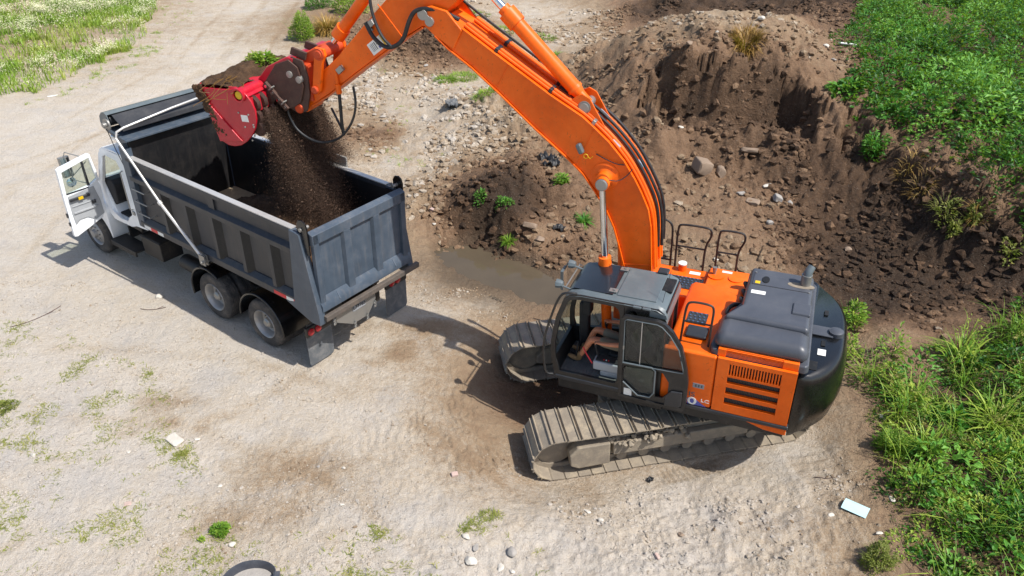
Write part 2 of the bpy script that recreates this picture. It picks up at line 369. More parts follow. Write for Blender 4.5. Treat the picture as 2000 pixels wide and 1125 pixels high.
CP += [(2.5, 33, .2, .3, .2), (5.5, 36, .3, .5, .3), (9.5, 37.5, .6, .8, .3), (-14, 30, .05, .15, .1), (-25, 45, .1, .3, .2), (0, 60, .1, .2, .2), (35, 60, 2, .8, .3),
       (30, 30, 2.2, .9, .3), (20, 16, 2.0, .9, .3), (14, 9, .8, .8, .3), (10, 4, .4, .8, .3), (0, 2, 0, .05, .3), (-12, 3, 0, .05, .2), (-25, 15, 0, .05, .1), (-30, 28, .05, .3, .2), (-40, 60, .1, .3, .2)]
CP = np.array(CP)
def rbf(P, V):
    K = np.linalg.norm(P[:, None]-P[None], axis=2); n = len(P)
    A = np.zeros((n+3, n+3)); A[:n, :n] = K-np.eye(n)*.02; A[:n, n] = 1; A[:n, n+1:] = P; A[n, :n] = 1; A[n+1:, :n] = P.T
    return np.linalg.solve(A, np.vstack([V, np.zeros((3, V.shape[1]))]))
WT = rbf(CP[:, :2], CP[:, 2:])
def rbf_eval(X):
    out = np.empty((len(X), WT.shape[1])); P = CP[:, :2]; n = len(P)
    for i in range(0, len(X), 20000):
        x = X[i:i+20000]; K = np.sqrt(((x[:, None]-P[None])**2).sum(2)+.01)
        out[i:i+20000] = K@WT[:n]+WT[n]+x@WT[n+1:]
    return out
def vnoise(x, y, f, seed):
    x = x*f+seed*17.3; y = y*f+seed*9.7; xi = np.floor(x).astype(np.int64); yi = np.floor(y).astype(np.int64); u = x-xi; v = y-yi
    u = u*u*u*(u*(u*6-15)+10); v = v*v*v*(v*(v*6-15)+10)
    def h(a, b):
        k = (a*374761393+b*668265263+seed*974711) & 0xffffffff; k = ((k ^ (k >> 13))*1274126177) & 0xffffffff
        return ((k ^ (k >> 16)) & 0xffff)/65535.*2-1
    return (h(xi, yi)*(1-u)+h(xi+1, yi)*u)*(1-v)+(h(xi, yi+1)*(1-u)+h(xi+1, yi+1)*u)*v
def fbm(x, y, f, oc, seed, g=.5, bill=False):
    s = 0; a = 1
    for i in range(oc):
        n = vnoise(x, y, f*2.03**i, seed+i)
        s = s+a*((1-2*np.abs(n))*.8 if bill else n); a *= g
    return s
Y0, GY, NX = 4.6, .0043, 760
NYR = int(math.log(52/Y0)/GY)
hw = lambda y: .76*y+3.5
ty = Y0*np.exp(GY*np.arange(NYR)); tu = np.linspace(-1, 1, NX)
GYY = np.repeat(ty[:, None], NX, 1); GX = tu[None]*hw(ty)[:, None]
pts = np.stack([GX.ravel(), GYY.ravel()], 1)
F = rbf_eval(pts); X, Y = pts[:, 0], pts[:, 1]
Z = F[:, 0]; DK = np.clip(F[:, 1], 0, 1); RO = np.clip(F[:, 2], 0, 1)
# keep the depression under the tracks and the truck's stand smooth
px_w = at(975, 530, -.38)
ex = (pts-EXO[:2])@EXN[:2, :2]; inx = np.clip(1.6-np.maximum(np.abs(ex[:, 0])/2.6, np.abs(ex[:, 1])/1.8), 0, .6)/.6
c, s = math.cos(TR_YAW), math.sin(TR_YAW); tx = (X-TRO[0])*c+(Y-TRO[1])*s; tyy = -(X-TRO[0])*s+(Y-TRO[1])*c
int_ = np.clip(1.5-np.maximum(np.abs(tx-2.7)/4.5, np.abs(tyy)/1.5), 0, .5)/.5
RO2 = RO*(1-.85*inx)*(1-int_)
Z = Z*(1-int_)
def seg_d(poly):
    d = np.full(len(pts), 1e9)
    for a_, b_ in zip(poly[:-1], poly[1:]):
        v = b_-a_; t = np.clip(((pts-a_)@v)/(v@v), 0, 1); d = np.minimum(d, np.hypot(*(pts-a_-t[:, None]*v).T))
    return d
def inside(poly):
    c_ = np.zeros(len(pts), bool); j = len(poly)-1
    xx, yy = X+fbm(X, Y, 1.0, 4, 91, .6)*.42, Y+fbm(X, Y, 1.0, 4, 92, .6)*.42
    for i in range(len(poly)):
        p_, q_ = poly[i], poly[j]; c_ ^= ((p_[1] > yy) != (q_[1] > yy)) & (xx < (q_[0]-p_[0])*(yy-p_[1])/(q_[1]-p_[1]+1e-12)+p_[0]); j = i
    return c_
# faces dug out by the bucket: the main cut under the crest and the cut under the weed bank
for rim, base_, drop, z0 in (([(1235, 150, 2.5), (1290, 108, 3.0), (1340, 92, 3.4), (1385, 88, 3.55), (1440, 84, 3.65), (1500, 90, 3.55), (1540, 110, 3.2), (1580, 160, 2.6), (1615, 205, 2.2)], [(1560, 330, 1.1), (1430, 330, 1.0), (1300, 300, 1.0)], 1.25, 1.35),
                             ([(1628, 205, 2.25), (1690, 235, 2.2), (1800, 308, 2.05), (1900, 368, 1.9), (2010, 425, 1.7), (2100, 470, 1.6)], [(2100, 600, .6), (1900, 560, .4), (1700, 470, .5)], .62, .95)):
    rp = np.array([at(*p)[:2] for p in rim]); bp = np.array([at(*p)[:2] for p in base_]); ins = inside(np.vstack([rp, bp])); dd = seg_d(rp)+fbm(X, Y, 2.2, 3, 93)*.12
    w_ = ins*np.clip(dd/.5, 0, 1)**.8*np.clip((Z-z0)/1.0, 0, 1)*np.clip(1.35-dd/3.2, 0, 1); Z = Z-drop*w_
    DK = np.clip(DK+.13*ins*np.clip(1.2-dd/1.3, 0, 1), 0, 1); RO2 = np.clip(RO2+.2*ins*np.clip(1.3-dd/1.5, 0, 1), 0, 1)
fine = fbm(X, Y, .8, 3, 3)*.09+fbm(X, Y, 6.0, 3, 8, .6, True)*.034+fbm(X, Y, 2.2, 4, 9, .6)*.05
up_ = np.clip((Z-.3)/.6, 0, 1)
clod = np.clip(fbm(X, Y, 5.0, 4, 21, .62, True), 0, 2)*(.04+.10*up_)
gul = (fbm(X*1.0, Y*.75, 1.2, 4, 33, .6)*.19+fbm(X, Y, .6, 3, 37, .5, True)*.20)*up_*np.clip(RO*2.2, 0, 1)*(RO > .25)
wetzone = np.clip(1.3-np.hypot((X-px_w[0])/3.2, (Y-px_w[1])/2.1), 0, 1)
Z = Z+RO2*fine*(1-.6*np.clip(wetzone*2, 0, 1))+RO2*clod+gul+fbm(X, Y, .35, 3, 40)*.03*(1-int_)*(1-inx)+fbm(X, Y, 9, 2, 50)*.004+fbm(X, Y, .9, 3, 44)*.07*np.clip(wetzone*1.5, 0, 1)
# stains of spilled soil
for px, py, rx_, ry_, am in ((325, 800, .75, .55, .20), (560, 905, 1.1, .5, .09), (640, 930, .7, .4, .08), (450, 1010, 1.1, .5, .06), (770, 690, .55, .35, .22), (740, 270, .8, .9, .3), (830, 640, .8, .3, .15), (690, 640, .8, .5, .10), (1000, 780, 1.2, 1.0, .06), (950, 850, .9, .9, .03), (560, 130, .8, 1.5, .10), (400, 230, 1.5, 1.0, .05)):
    p_ = at(px, py, 0); q_ = np.hypot((X-p_[0])/rx_, (Y-p_[1])/ry_)+fbm(X, Y, 2.0, 4, 97)*.45; DK = np.clip(DK+am*np.clip(1.25-q_, 0, 1)**.8, 0, 1)
# closed hollow of the puddle
pc = at(975, 529, -.33); pu, pv = (X-pc[0])*.74-(Y-pc[1])*.67, (X-pc[0])*.67+(Y-pc[1])*.74; pq = np.hypot(pu/1.75, pv/.72)+fbm(X, Y, 1.1, 5, 99, .6)*.30
pt = np.clip((pq-1)/.9, 0, 1); pt = pt*pt*(3-2*pt); Z = np.where(pq < 1, np.minimum(Z, -.33-.10*(1-pq)), (1-pt)*np.minimum(np.maximum(Z, -.31), -.33+.28*(pq-1))+pt*np.where(pq < 1.9, np.maximum(Z, -.31), Z))
# wheel ruts on the pale road
def rut(path, dep=.022, half=.95, wd=.2):
    global Z, DK
    P_ = np.array([at(*p, 0)[:2] for p in path]); d = np.full(len(pts), 1e9); sg = np.zeros(len(pts)); al = np.zeros(len(pts)); acc = 0
    for a_, b_ in zip(P_[:-1], P_[1:]):
        v = b_-a_; L_ = np.linalg.norm(v); t = np.clip(((pts-a_)@v)/(v@v), 0, 1); r_ = pts-a_-t[:, None]*v; dd = np.hypot(*r_.T); m = dd < d; d[m] = dd[m]; al[m] = acc+t[m]*L_; acc += L_
    m = np.clip(1-np.abs(d-half)/wd, 0, 1); tread = np.sin(al*2*np.pi/.11+np.sin((d-half)*40)*1.2)
    br = np.clip(.75+.8*fbm(X, Y, .7, 3, 98), 0, 1); Z = Z-m*br*(dep*1.25-.008*tread)*(1-int_); DK = np.clip(DK+m*br*.085, 0, 1)
rut([(560, -10), (470, 120), (250, 260), (60, 400), (-120, 600)], .02); rut([(500, -10), (390, 120), (160, 250), (-80, 330)], .014); rut([(1250, -5), (1050, 60), (900, 20), (760, -15)], .03); rut([(1000, 140), (1080, 70), (1250, 40)], .03)
rut([(60, 1150), (330, 960), (620, 800), (760, 690)], .012); rut([(1000, 1060), (700, 860), (420, 760), (100, 740)], .010)
# arcs swept by the turning tracks
rr = np.hypot(X-EXO[0], Y-EXO[1]); an = np.arctan2(Y-EXO[1], X-EXO[0])
arc = np.clip(1-np.abs(rr-3.7)/.95, 0, 1)*np.clip(1-np.abs(np.mod(an-np.pi*1.13+np.pi, 2*np.pi)-np.pi)/.62, 0, 1)
Z += np.minimum(arc*2, 1)*(np.sin(rr*40+fbm(X, Y, 1.1, 4, 60, .6)*6.)*.020*np.clip(.7+.9*fbm(X, Y, 1.8, 3, 61), 0, 1.3)-.02)
DK = np.clip(DK+np.minimum(arc*2, 1)*.04, 0, 1)
arc2 = np.clip(1-np.abs(rr-4.9)/.8, 0, 1)*np.clip(1-np.abs(np.mod(an-np.pi*1.12+np.pi, 2*np.pi)-np.pi)/.3, 0, 1)
Z += np.minimum(arc2*2, 1)*np.sin(rr*36+fbm(X, Y, 1.2, 3, 63)*6)*.007
# prints of track shoes
def prints(px0, py0, px1, py1, wid, z0, pitch=.10, dep=.018):
    global Z, DK
    a, b = at(px0, py0, z0)[:2], at(px1, py1, z0)[:2]; d = (b-a)/np.linalg.norm(b-a); L = np.linalg.norm(b-a)
    q = pts-a; t = q@d; n = q@np.array([-d[1], d[0]])
    m = np.clip((t+.1)/.3, 0, 1)*np.clip((L-t)/.3, 0, 1)*np.clip((wid/2-np.abs(n))/.08, 0, 1)
    Z = Z+m*(np.sin(t*2*np.pi/pitch)*dep-.03); DK = DK*(1-.5*m)+.13*m
prints(1010, 625, 925, 570, .75, -.25); prints(1570, 870, 1640, 1010, .8, -.1, .2, .01); prints(1280, 935, 1420, 905, .45, -.3, .1, .02)
prints(760, 640, 860, 690, .6, 0, .09, .004)
TZ = Z.reshape(NYR, NX); TD = DK.reshape(NYR, NX)
def ground(x, y, arr=None):
    x = np.asarray(x, float); y = np.asarray(y, float); arr = TZ if arr is None else arr
    fi = np.clip(np.log(np.maximum(y, Y0)/Y0)/GY, 0, NYR-1.001); fj = np.clip((x/hw(y)+1)/2*(NX-1), 0, NX-1.001)
    i = fi.astype(int); j = fj.astype(int); u = fi-i; v = fj-j
    return arr[i, j]*(1-u)*(1-v)+arr[i+1, j]*u*(1-v)+arr[i, j+1]*(1-u)*v+arr[i+1, j+1]*u*v
def hit(px, py):
    """where the ray through this place of the photograph meets the ground"""
    d = ray(px, py); t = np.linspace(4, 60, 1500); P = np.array([0, 0, CAM_H])+d[None]*t[:, None]
    g = ground(P[:, 0], P[:, 1]); k = np.argmax(P[:, 2] < g); k = k if k > 0 else len(t)-1
    return P[k, 0], P[k, 1], float(g[k])
# outer columns and rows reach the horizon
oc = np.array([1.06, 1.2, 1.5, 2.2, 4, 9])
uu = np.r_[-oc[::-1], tu, oc]
YY = np.r_[-300, -80, -30, -8, 0, 3, ty, 56, 64, 80, 120, 300, 900]
W = np.where(YY < Y0, hw(Y0)+(Y0-YY)*.8, hw(YY))
VX = uu[None]*W[:, None]; VY = np.repeat(YY[:, None], len(uu), 1); VZ = np.zeros_like(VX); VD = np.full_like(VX, .2)
n0, m0 = 6, 6
VZ[n0:n0+NYR, m0:m0+NX] = TZ; VD[n0:n0+NYR, m0:m0+NX] = TD
for i in range(VZ.shape[0]):
    k = min(max(i-n0, 0), NYR-1); fade = 1 if 0 <= i-n0 < NYR else max(0, 1-abs(i-n0-k)*.25)
    if fade < 1 or not (0 <= i-n0 < NYR): VZ[i, m0:m0+NX] = TZ[k]*fade; VD[i, m0:m0+NX] = TD[k]
    for j in range(6):
        f = [.95, .8, .6, .4, .2, 0][j]
        VZ[i, m0-1-j] = VZ[i, m0]*f; VZ[i, m0+NX+j] = VZ[i, m0+NX-1]*f; VD[i, m0-1-j] = VD[i, m0]; VD[i, m0+NX+j] = VD[i, m0+NX-1]
nr, nc = VX.shape; idx = np.arange(nr*nc).reshape(nr, nc)
faces = np.stack([idx[:-1, :-1], idx[:-1, 1:], idx[1:, 1:], idx[1:, :-1]], -1).reshape(-1, 4)

def soil():
    t = NT('site_soil'); g = t.n('NewGeometry').outputs['Position']; dk = t.attr('dark')
    big = t.noise(.35, 5, .6, .4, g); mid = t.noise(1.7, 6, .65, .3, g); sm = t.noise(11, 6, .7, 0, g); tiny = t.noise(60, 3, .6, 0, g)
    mp = t.n('Mapping'); mp.inputs['Rotation'].default_value = (0, 0, R(-38)); mp.inputs['Scale'].default_value = (.35, 2.6, 1); t.l(g, mp.inputs[0])
    streak = t.noise(1.1, 5, .6, .6, mp.outputs[0])
    d = t.math('ADD', dk, t.math('MULTIPLY', t.math('SUBTRACT', mid, .5), .34)); d = t.math('ADD', d, t.math('MULTIPLY', t.math('SUBTRACT', sm, .5), .30))
    d = t.math('ADD', d, t.math('MULTIPLY', t.math('SUBTRACT', streak, .5), .13)); d = t.math('ADD', d, t.math('MULTIPLY', t.math('SUBTRACT', tiny, .5), .42)); d = t.math('ADD', d, t.math('MULTIPLY', t.math('SUBTRACT', big, .5), .12), clamp=True)
    base = t.ramp(d, [(0., lin('#c3baae')), (.14, lin('#bbae9c')), (.32, lin('#9c866c')), (.58, lin('#886b52')), (.80, lin('#58412f')), (1., lin('#36271c'))])
    grey = t.math('MULTIPLY', t.ramp(t.noise(.8, 4, .6, .5, g), [(.5, 0.), (.68, 1.)]), t.ramp(d, [(.12, 1.), (.3, 0.)]))
    base = t.mix(t.math('MULTIPLY', grey, .38), base, lin('#a5a3a3'))
    vo = t.n('TexVoronoi'); vo.inputs['Scale'].default_value = 17; t.l(g, vo.inputs['Vector']); peb = t.ramp(vo.outputs['Distance'], [(.10, 1.), (.16, 0.)])
    vr = t.n('SeparateColor'); t.l(vo.outputs['Color'], vr.inputs[0])
    pm = t.math('MULTIPLY', peb, t.ramp(vr.outputs[0], [(.72, 0.), (.75, 1.)]))
    base = t.mix(t.math('MULTIPLY', pm, .7), base, t.mix(vr.outputs[1], lin('#8f857b'), lin('#cfc8bb')))
    vr2 = t.ramp(vr.outputs[2], [(.80, 0.), (.82, 1.)])
    base = t.mix(t.math('MULTIPLY', t.math('MULTIPLY', peb, vr2), .5), base, lin('#6b5b4b'))
    base = t.mix(t.math('MULTIPLY', t.math('SUBTRACT', tiny, .35), .5, clamp=True), base, tuple(x*.72 for x in lin('#a3937f')[:3])+(1,))
    vo2 = t.n('TexVoronoi'); vo2.inputs['Scale'].default_value = 42; t.l(g, vo2.inputs['Vector']); s2 = t.n('SeparateColor'); t.l(vo2.outputs['Color'], s2.inputs[0])
    pb2 = t.ramp(vo2.outputs['Distance'], [(.16, 1.), (.26, 0.)]); dn = t.ramp(t.noise(.9, 3, .6, 0, g), [(.4, .25), (.65, 1.)])
    base = t.mix(t.math('MULTIPLY', t.math('MULTIPLY', pb2, t.ramp(s2.outputs[0], [(.62, 0.), (.66, 1.)])), t.math('MULTIPLY', dn, .75)), base, t.mix(s2.outputs[1], lin('#6f6355'), lin('#d8d0c2')))
    wet = t.attr('wet'); base = t.mix(t.math('MULTIPLY', wet, .75), base, lin('#574b3d'))
    t.set(Base_Color=base, Roughness=t.math('SUBTRACT', .93, t.math('MULTIPLY', wet, .5))); t.b.inputs['Specular IOR Level'].default_value = .25
    rg = t.noise(4.5, 9, .72, 0, g); h = t.math('MULTIPLY', rg, t.math('ADD', .5, t.math('MULTIPLY', dk, 2.2))); h = t.math('ADD', h, t.math('MULTIPLY', sm, .6)); h = t.math('ADD', h, t.math('MULTIPLY', tiny, .22)); h = t.math('ADD', h, t.math('MULTIPLY', pm, .25)); t.bump(h, 1.0, .085)
    return t.m
M['soil'] = soil()
wet = np.clip(1.5-np.hypot((VX-px_w[0])/2.8, (VY-px_w[1])/1.7)*1.05, 0, 1)*np.clip((-.06-VZ)/.18, 0, 1)
gr = np_mesh('ground', np.stack([VX.ravel(), VY.ravel(), VZ.ravel()], 1), faces, M['soil'], {'dark': VD.ravel(), 'wet': wet.ravel()}, smooth=True)
tag(gr, 'pale dusty ground of the work site rising into dark dug earth mounds', 'ground', kind='structure')
# muddy puddle lying in the hollow
def water():
    t = NT('muddy_water'); g = t.n('NewGeometry').outputs['Position']; n = t.noise(.9, 4, .6, .3, g)
    t.set(Base_Color=t.mix(n, lin('#4b4236'), lin('#5f5444')), Roughness=.05, IOR=1.33); t.bump(t.noise(5, 2, .5, 0, g), .04, .01); return t.m
mb = MB(); ctr = at(975, 529, -.33); k = 40
vsx = [(ctr[0]+2.2*math.cos(2*math.pi*i/k)*.74+1.05*math.sin(2*math.pi*i/k)*.67, ctr[1]-2.2*math.cos(2*math.pi*i/k)*.67+1.05*math.sin(2*math.pi*i/k)*.74, -.33) for i in range(k)]
mb.add(vsx, [tuple(range(k))])
tag(mb.build('puddle_water', water()), 'shallow brown puddle between the soil heaps and the excavator', 'puddle', kind='structure')
# ------------------------------------------------------------------ dump truck: x forward, y to its left side, z up
TK = empty('dump_truck', TRO, TR_YAW, 'white dump truck with a dark grey tipper body and its driver door wide open', 'dump truck')
tp = lambda n, m, mb, par=TK, **k: mb.build(n, m, par, **k)
# chassis
mb = MB()
for y in (-.42, .42): mb.box(-1.5, 6.7, y-.045, y+.045, .82, 1.12)
for x in (-1.3, -.2, .78, 1.9, 3.2, 4.4, 6.0): mb.box(x-.05, x+.05, -.375, .375, .86, 1.08)
mb.box(-1.45, 3.6, -.47, -.36, 1.125, 1.36); mb.box(-1.45, 3.6, .36, .47, 1.125, 1.36)
for x in (0, 1.562): mb.cyl((x, -1.0, .52), (x, 1.0, .52), .09, 14); mb.lathe([(-.2, .05), (-.12, .2), (.12, .2), (.2, .05)], 20, Matrix.Translation((x, 0, .54)))
mb.cyl((6.04, -.95, .5), (6.04, .95, .5), .06, 12); mb.cyl((5.5, 0, .85), (1.6, 0, .62), .055, 12)
mb.box(-.25, 1.8, .5, .62, .55, .72); mb.box(-.25, 1.8, -.62, -.5, .55, .72)
tp('chassis', M['chassis'], mb, bevel=.008)
# fuel tank, battery box, air tank, step
mb = MB().box(3.62, 4.34, .52, 1.02, .5, .98); mb.box(3.6, 4.36, .5, 1.04, .93, .97); tp('battery_box', M['chassis'], mb, bevel=.02)
mb = MB().prism([(3.6+.27*math.cos(a), .72+.27*math.sin(a)) for a in np.linspace(0, 2*math.pi, 24, endpoint=False)], -1.05, -.5, 'y'); tp('fuel_tank', M['steel'], mb)
mb = MB().tube([(2.3, .82, .66), (2.36, .82, .66), (3.05, .82, .66), (3.11, .82, .66)], [.12, .17, .17, .12], 20); tp('air_tank', M['chassis'], mb)
mb = MB().box(4.4, 5.4, .82, 1.2, .52, .565); mb.box(4.4, 5.4, 1.16, 1.2, .44, .52); mb.box(4.5, 4.55, .5, .82, .5, .8); mb.box(5.2, 5.25, .5, .82, .5, .8)
mb.box(4.3, 5.35, .6, .98, 1.02, 1.1); mb.box(4.3, 5.35, .55, .6, .56, 1.02); tp('cab_step', M['chassis'], mb, bevel=.008)
# wheels
def wheel(x, y, side, kind):
    w_ = .27; s = side
    P = lambda a, r: (s*a, r)
    if kind == 'dual': rimp = [P(-.02, .30), P(.0, .305), P(.012, .30), P(.0, .285), P(-.06, .265), P(-.15, .25), P(-.165, .20), P(-.165, .105), P(-.06, .10), P(-.045, .07), P(-.045, .001)]
    else: rimp = [P(-.02, .30), P(0, .305), P(.012, .30), P(0, .285), P(-.05, .27), P(-.02, .20), P(.015, .155), P(.02, .10), P(.085, .09), P(.09, .05), P(.09, .001)]
    tyr = [P(-.005, .298), P(.006, .34), P(.012, .42), P(.004, .468), P(-.02, .50), P(-.05, .513)]
    z = -.05
    for k in range(5): tyr += [P(z-.030, .518), P(z-.032, .506), P(z-.040, .506), P(z-.042, .518)]; z -= .042
    tyr += [P(-w_+.02, .50), P(-w_-.004, .468), P(-w_-.012, .42), P(-w_, .298)]
    mbw = MB().lathe([P(-.3, .09), P(-.05, .10), P(-.02, .06)], 16)
    for k in range(10):
        a = 2*math.pi*k/10; ax, bx = (-.168, -.135) if kind == 'dual' else (-.01, .03); r0 = .165
        c_, d_ = (r0*math.cos(a), s*ax, r0*math.sin(a)), (r0*math.cos(a), s*bx, r0*math.sin(a)); mbw.cyl(c_, d_, .017, 6)
    wobj = tp('wheel', M['steel'], mbw); wobj.location = (x, y, .518); wobj.rotation_euler.y = random.random()*6
    tp('tyre', M['rubber'], MB().lathe(tyr, 56, cap=False), wobj, sharp=28); tp('rim', M['rim'], MB().lathe(rimp, 40, cap=False), wobj)
    return wobj
for sd_ in (1, -1):
    wheel(6.041, sd_*1.19, sd_, 'single')
    for x in (0, 1.562):
        wheel(x, sd_*1.2, sd_, 'dual'); wheel(x, sd_*.88, sd_, 'dual')
# fenders over the tandem
for sd_ in (1, -1):
    ca = [(1.562+.64*math.cos(R(a)), .54+.66*math.sin(R(a))) for a in range(-12, 128, 7)]
    cb = [(0+.64*math.cos(R(a)), .54+.66*math.sin(R(a))) for a in range(0, 186, 7)]
    y0, y1 = (.62, 1.255) if sd_ > 0 else (-1.255, -.62)
    for c_ in (ca, cb):
        e = MB().strip(c_, y0, y1, -.022); yl = y1 if sd_ > 0 else y0
        e.tube([(p[0], yl, p[1]) for p in c_], .02, 8)
        for k in (6, 12): p = c_[k]; e.box(p[0]-.03, p[0]+.03, sd_*.95-.03, sd_*.95+.03, p[1]+.0, p[1]+.035)
        tp('fender', M['gloss_black'], e)
# mud flaps with lamps
for sd_ in (1, -1):
    yc = .9 if sd_ > 0 else -1.18
    e = MB().prism([(yc-.3, .74), (yc+.3, .74), (yc+.3, .12), (yc+.26, .06), (yc-.26, .06), (yc-.3, .12)], -1.235, -1.22, 'x'); f_ = tp('mudflap', M['flap'], e)
    e = MB().box(-1.26, -1.2, yc-.3, yc+.3, .73, .93); tp('lamp_bracket', M['chassis'], e, f_, bevel=.006)
    for dy in (.17, .0):
        e = MB().lathe([(0, .075), (.02, .07), (.032, .03), (.034, .001)], 20, Matrix.Translation((-1.262, yc+sd_*.03+dy, .83)) @ Matrix.Rotation(R(90), 4, 'Z'), cap=False)
        tp('tail_light', M['light_red'], e, f_)
# tipper body
e = MB(); H_ = 1.59; T_ = 3.0
for s in (1, -1):
    e.mat(1).box(-1.5, 3.66, s*1.085-.012, s*1.085+.012, H_, T_-.05)                 # side sheet
    e.mat(0).box(-1.52, 3.70, s*1.11-.004, s*1.11+.004, H_, T_-.06)
    e.mat(0).box(-1.25, 3.72, min(s*1.07, s*1.2), max(s*1.07, s*1.2), T_-.075, T_+.0) # top rail
    pr = [(s*1.112, 2.665), (s*1.205, 2.60), (s*1.205, 2.50), (s*1.112, 2.50)]
    e.prism(pr, -1.2, 3.72, 'x')
    pr = [(s*1.112, 1.66), (s*1.13, 1.66), (s*1.215, 1.57), (s*1.215, 1.44), (s*1.06, 1.42)]
    e.prism(pr, -1.55, 3.74, 'x')
tp_body = tp('dump_body', [M['side_grey'], M['body_in']], e, bevel=.008)
e = MB().box(-1.6, 3.66, -1.07, 1.07, H_-.05, H_); tp('bed_floor', M['bed_dust'], e, tp_body)
e = MB()
for s in (1, -1): e.box(-1.25, 3.7, min(s*1.075, s*1.19), max(s*1.075, s*1.19), T_+.002, T_+.02)
tp('worn_rail_edge', M['alu'], e, tp_body)
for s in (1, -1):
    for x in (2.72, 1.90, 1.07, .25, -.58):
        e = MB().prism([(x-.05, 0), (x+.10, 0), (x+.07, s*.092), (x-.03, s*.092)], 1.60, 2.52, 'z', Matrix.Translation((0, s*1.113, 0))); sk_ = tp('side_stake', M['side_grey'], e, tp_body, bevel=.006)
        e = MB().prism([(x-.052, 0), (x-.17, 0), (x-.16, s*.004), (x-.034, s*.090)], 1.61, 2.51, 'z', Matrix.Translation((0, s*1.1135, 0))); tp('stake_dark_strip', M['mesh'], e, sk_)  # black wedge added along the stake's rear side to give a dark strip
    e = MB().prism([(.98, 2.66), (1.16, 2.66), (1.20, 2.93), (.98, 2.93)], s*1.115, s*1.15, 'y'); tp('gusset', M['side_grey'], e, tp_body)
    e = MB().prism([(-1.22, T_+.0), (-1.46, T_-.02), (-1.72, 1.43), (-1.72, 1.22), (-1.5, 1.2), (-.85, 1.43), (-1.08, 1.5)], s*1.09, s*1.222, 'y'); tp('corner_post', M['body_grey'], e, tp_body, bevel=.01)
    e = MB().prism([(3.62, 1.42), (3.86, 1.42), (3.86, 3.2), (3.62, 3.2)], s*1.06, s*1.2, 'y'); tp('front_post', M['body_grey'], e, tp_body, bevel=.01)
# front wall with the raised shield
e = MB().mat(1).box(3.64, 3.68, -1.09, 1.09, H_, 3.3); e.mat(0).box(3.69, 3.76, -1.18, 1.18, 1.5, 3.42)
e.mat(0).prism([(3.70, 3.30), (3.5, 3.36), (3.5, 3.40), (3.70, 3.42), (4.18, 3.50), (4.18, 3.46)], -1.2, 1.2, 'y')
tp('front_shield', [M['body_grey'], M['body_in']], e, tp_body, bevel=.006)
for z in (2.35, 2.08, 1.81):
    e = MB().tube([(3.66, 1.12, z), (3.66, 1.25, z), (3.22, 1.25, z), (3.22, 1.12, z)], .014, 8); tp('rung', M['steel'], e, tp_body)
# tarp housing, tarp and its swing arm
e = MB()
hp = [(4.22, 3.50), (4.27, 3.62), (4.24, 3.75), (4.14, 3.84), (4.03, 3.86), (3.96, 3.82)]
e.strip(hp, -1.22, 1.2, .012); ep = hp+[(3.92, 3.7), (4.0, 3.5)]; e.prism(ep, 1.2, 1.215, 'y'); e.prism(ep, -1.235, -1.22, 'y')
th_ = tp('tarp_housing', M['cab_grey'], e)
e = MB()
tarp = [(4.02, 3.79), (3.93, 3.80), (3.82, 3.72), (3.72, 3.66), (3.66, 3.62), (3.64, 3.54)]
e.strip(tarp, -1.12, 1.12, .012); e.cyl((4.08, -1.15, 3.68), (4.08, 1.15, 3.68), .10, 20); tp('rolled_tarp', M['black'], e, th_)
e = MB().lathe([(0, .001), (0, .12), (.03, .12), (.03, .05), (.1, .05), (.1, .001)], 20, Matrix.Translation((4.0, 1.215, 3.63)), cap=False); tp('winder', M['steel'], e, th_)
e = MB().tube([(1.53, 1.27, 1.46), (2.6, 1.29, 2.36)], .032, 12); e.tube([(2.6, 1.29, 2.36), (3.70, 1.27, 3.42), (3.70, 1.23, 3.54), (3.66, 1.10, 3.60), (3.66, 0, 3.72), (3.68, -1.12, 3.80), (3.70, -1.27, 3.70), (3.6, -1.29, 3.38), (1.53, -1.27, 1.46)], .024, 12)
e.tube([(2.57, 1.29, 2.335), (2.63, 1.29, 2.385)], .045, 12); arm_ = tp('tarp_arm', M['alu'], e)
for s in (1, -1):
    e = MB().box(1.44, 1.62, s*1.23, s*1.25, 1.34, 1.56); e.box(1.44, 1.62, s*1.29, s*1.31, 1.34, 1.56); e.cyl((1.5, s*1.2, 1.42), (1.5, s*1.36, 1.42), .03, 10); tp('arm_pivot', M['steel'], e, arm_)
e = MB().tube([(4.0, 1.26, 3.55), (3.98, 1.2, 3.1), (3.95, 1.12, 2.62)], .008, 6); tp('winch_cable', M['hose'], e, th_)
# sideboard on the far rail
e = MB().box(-.1, 2.1, -1.225, -1.19, 2.9, 3.22); tp('sideboard', M['wood'], e, tp_body, bevel=.006)
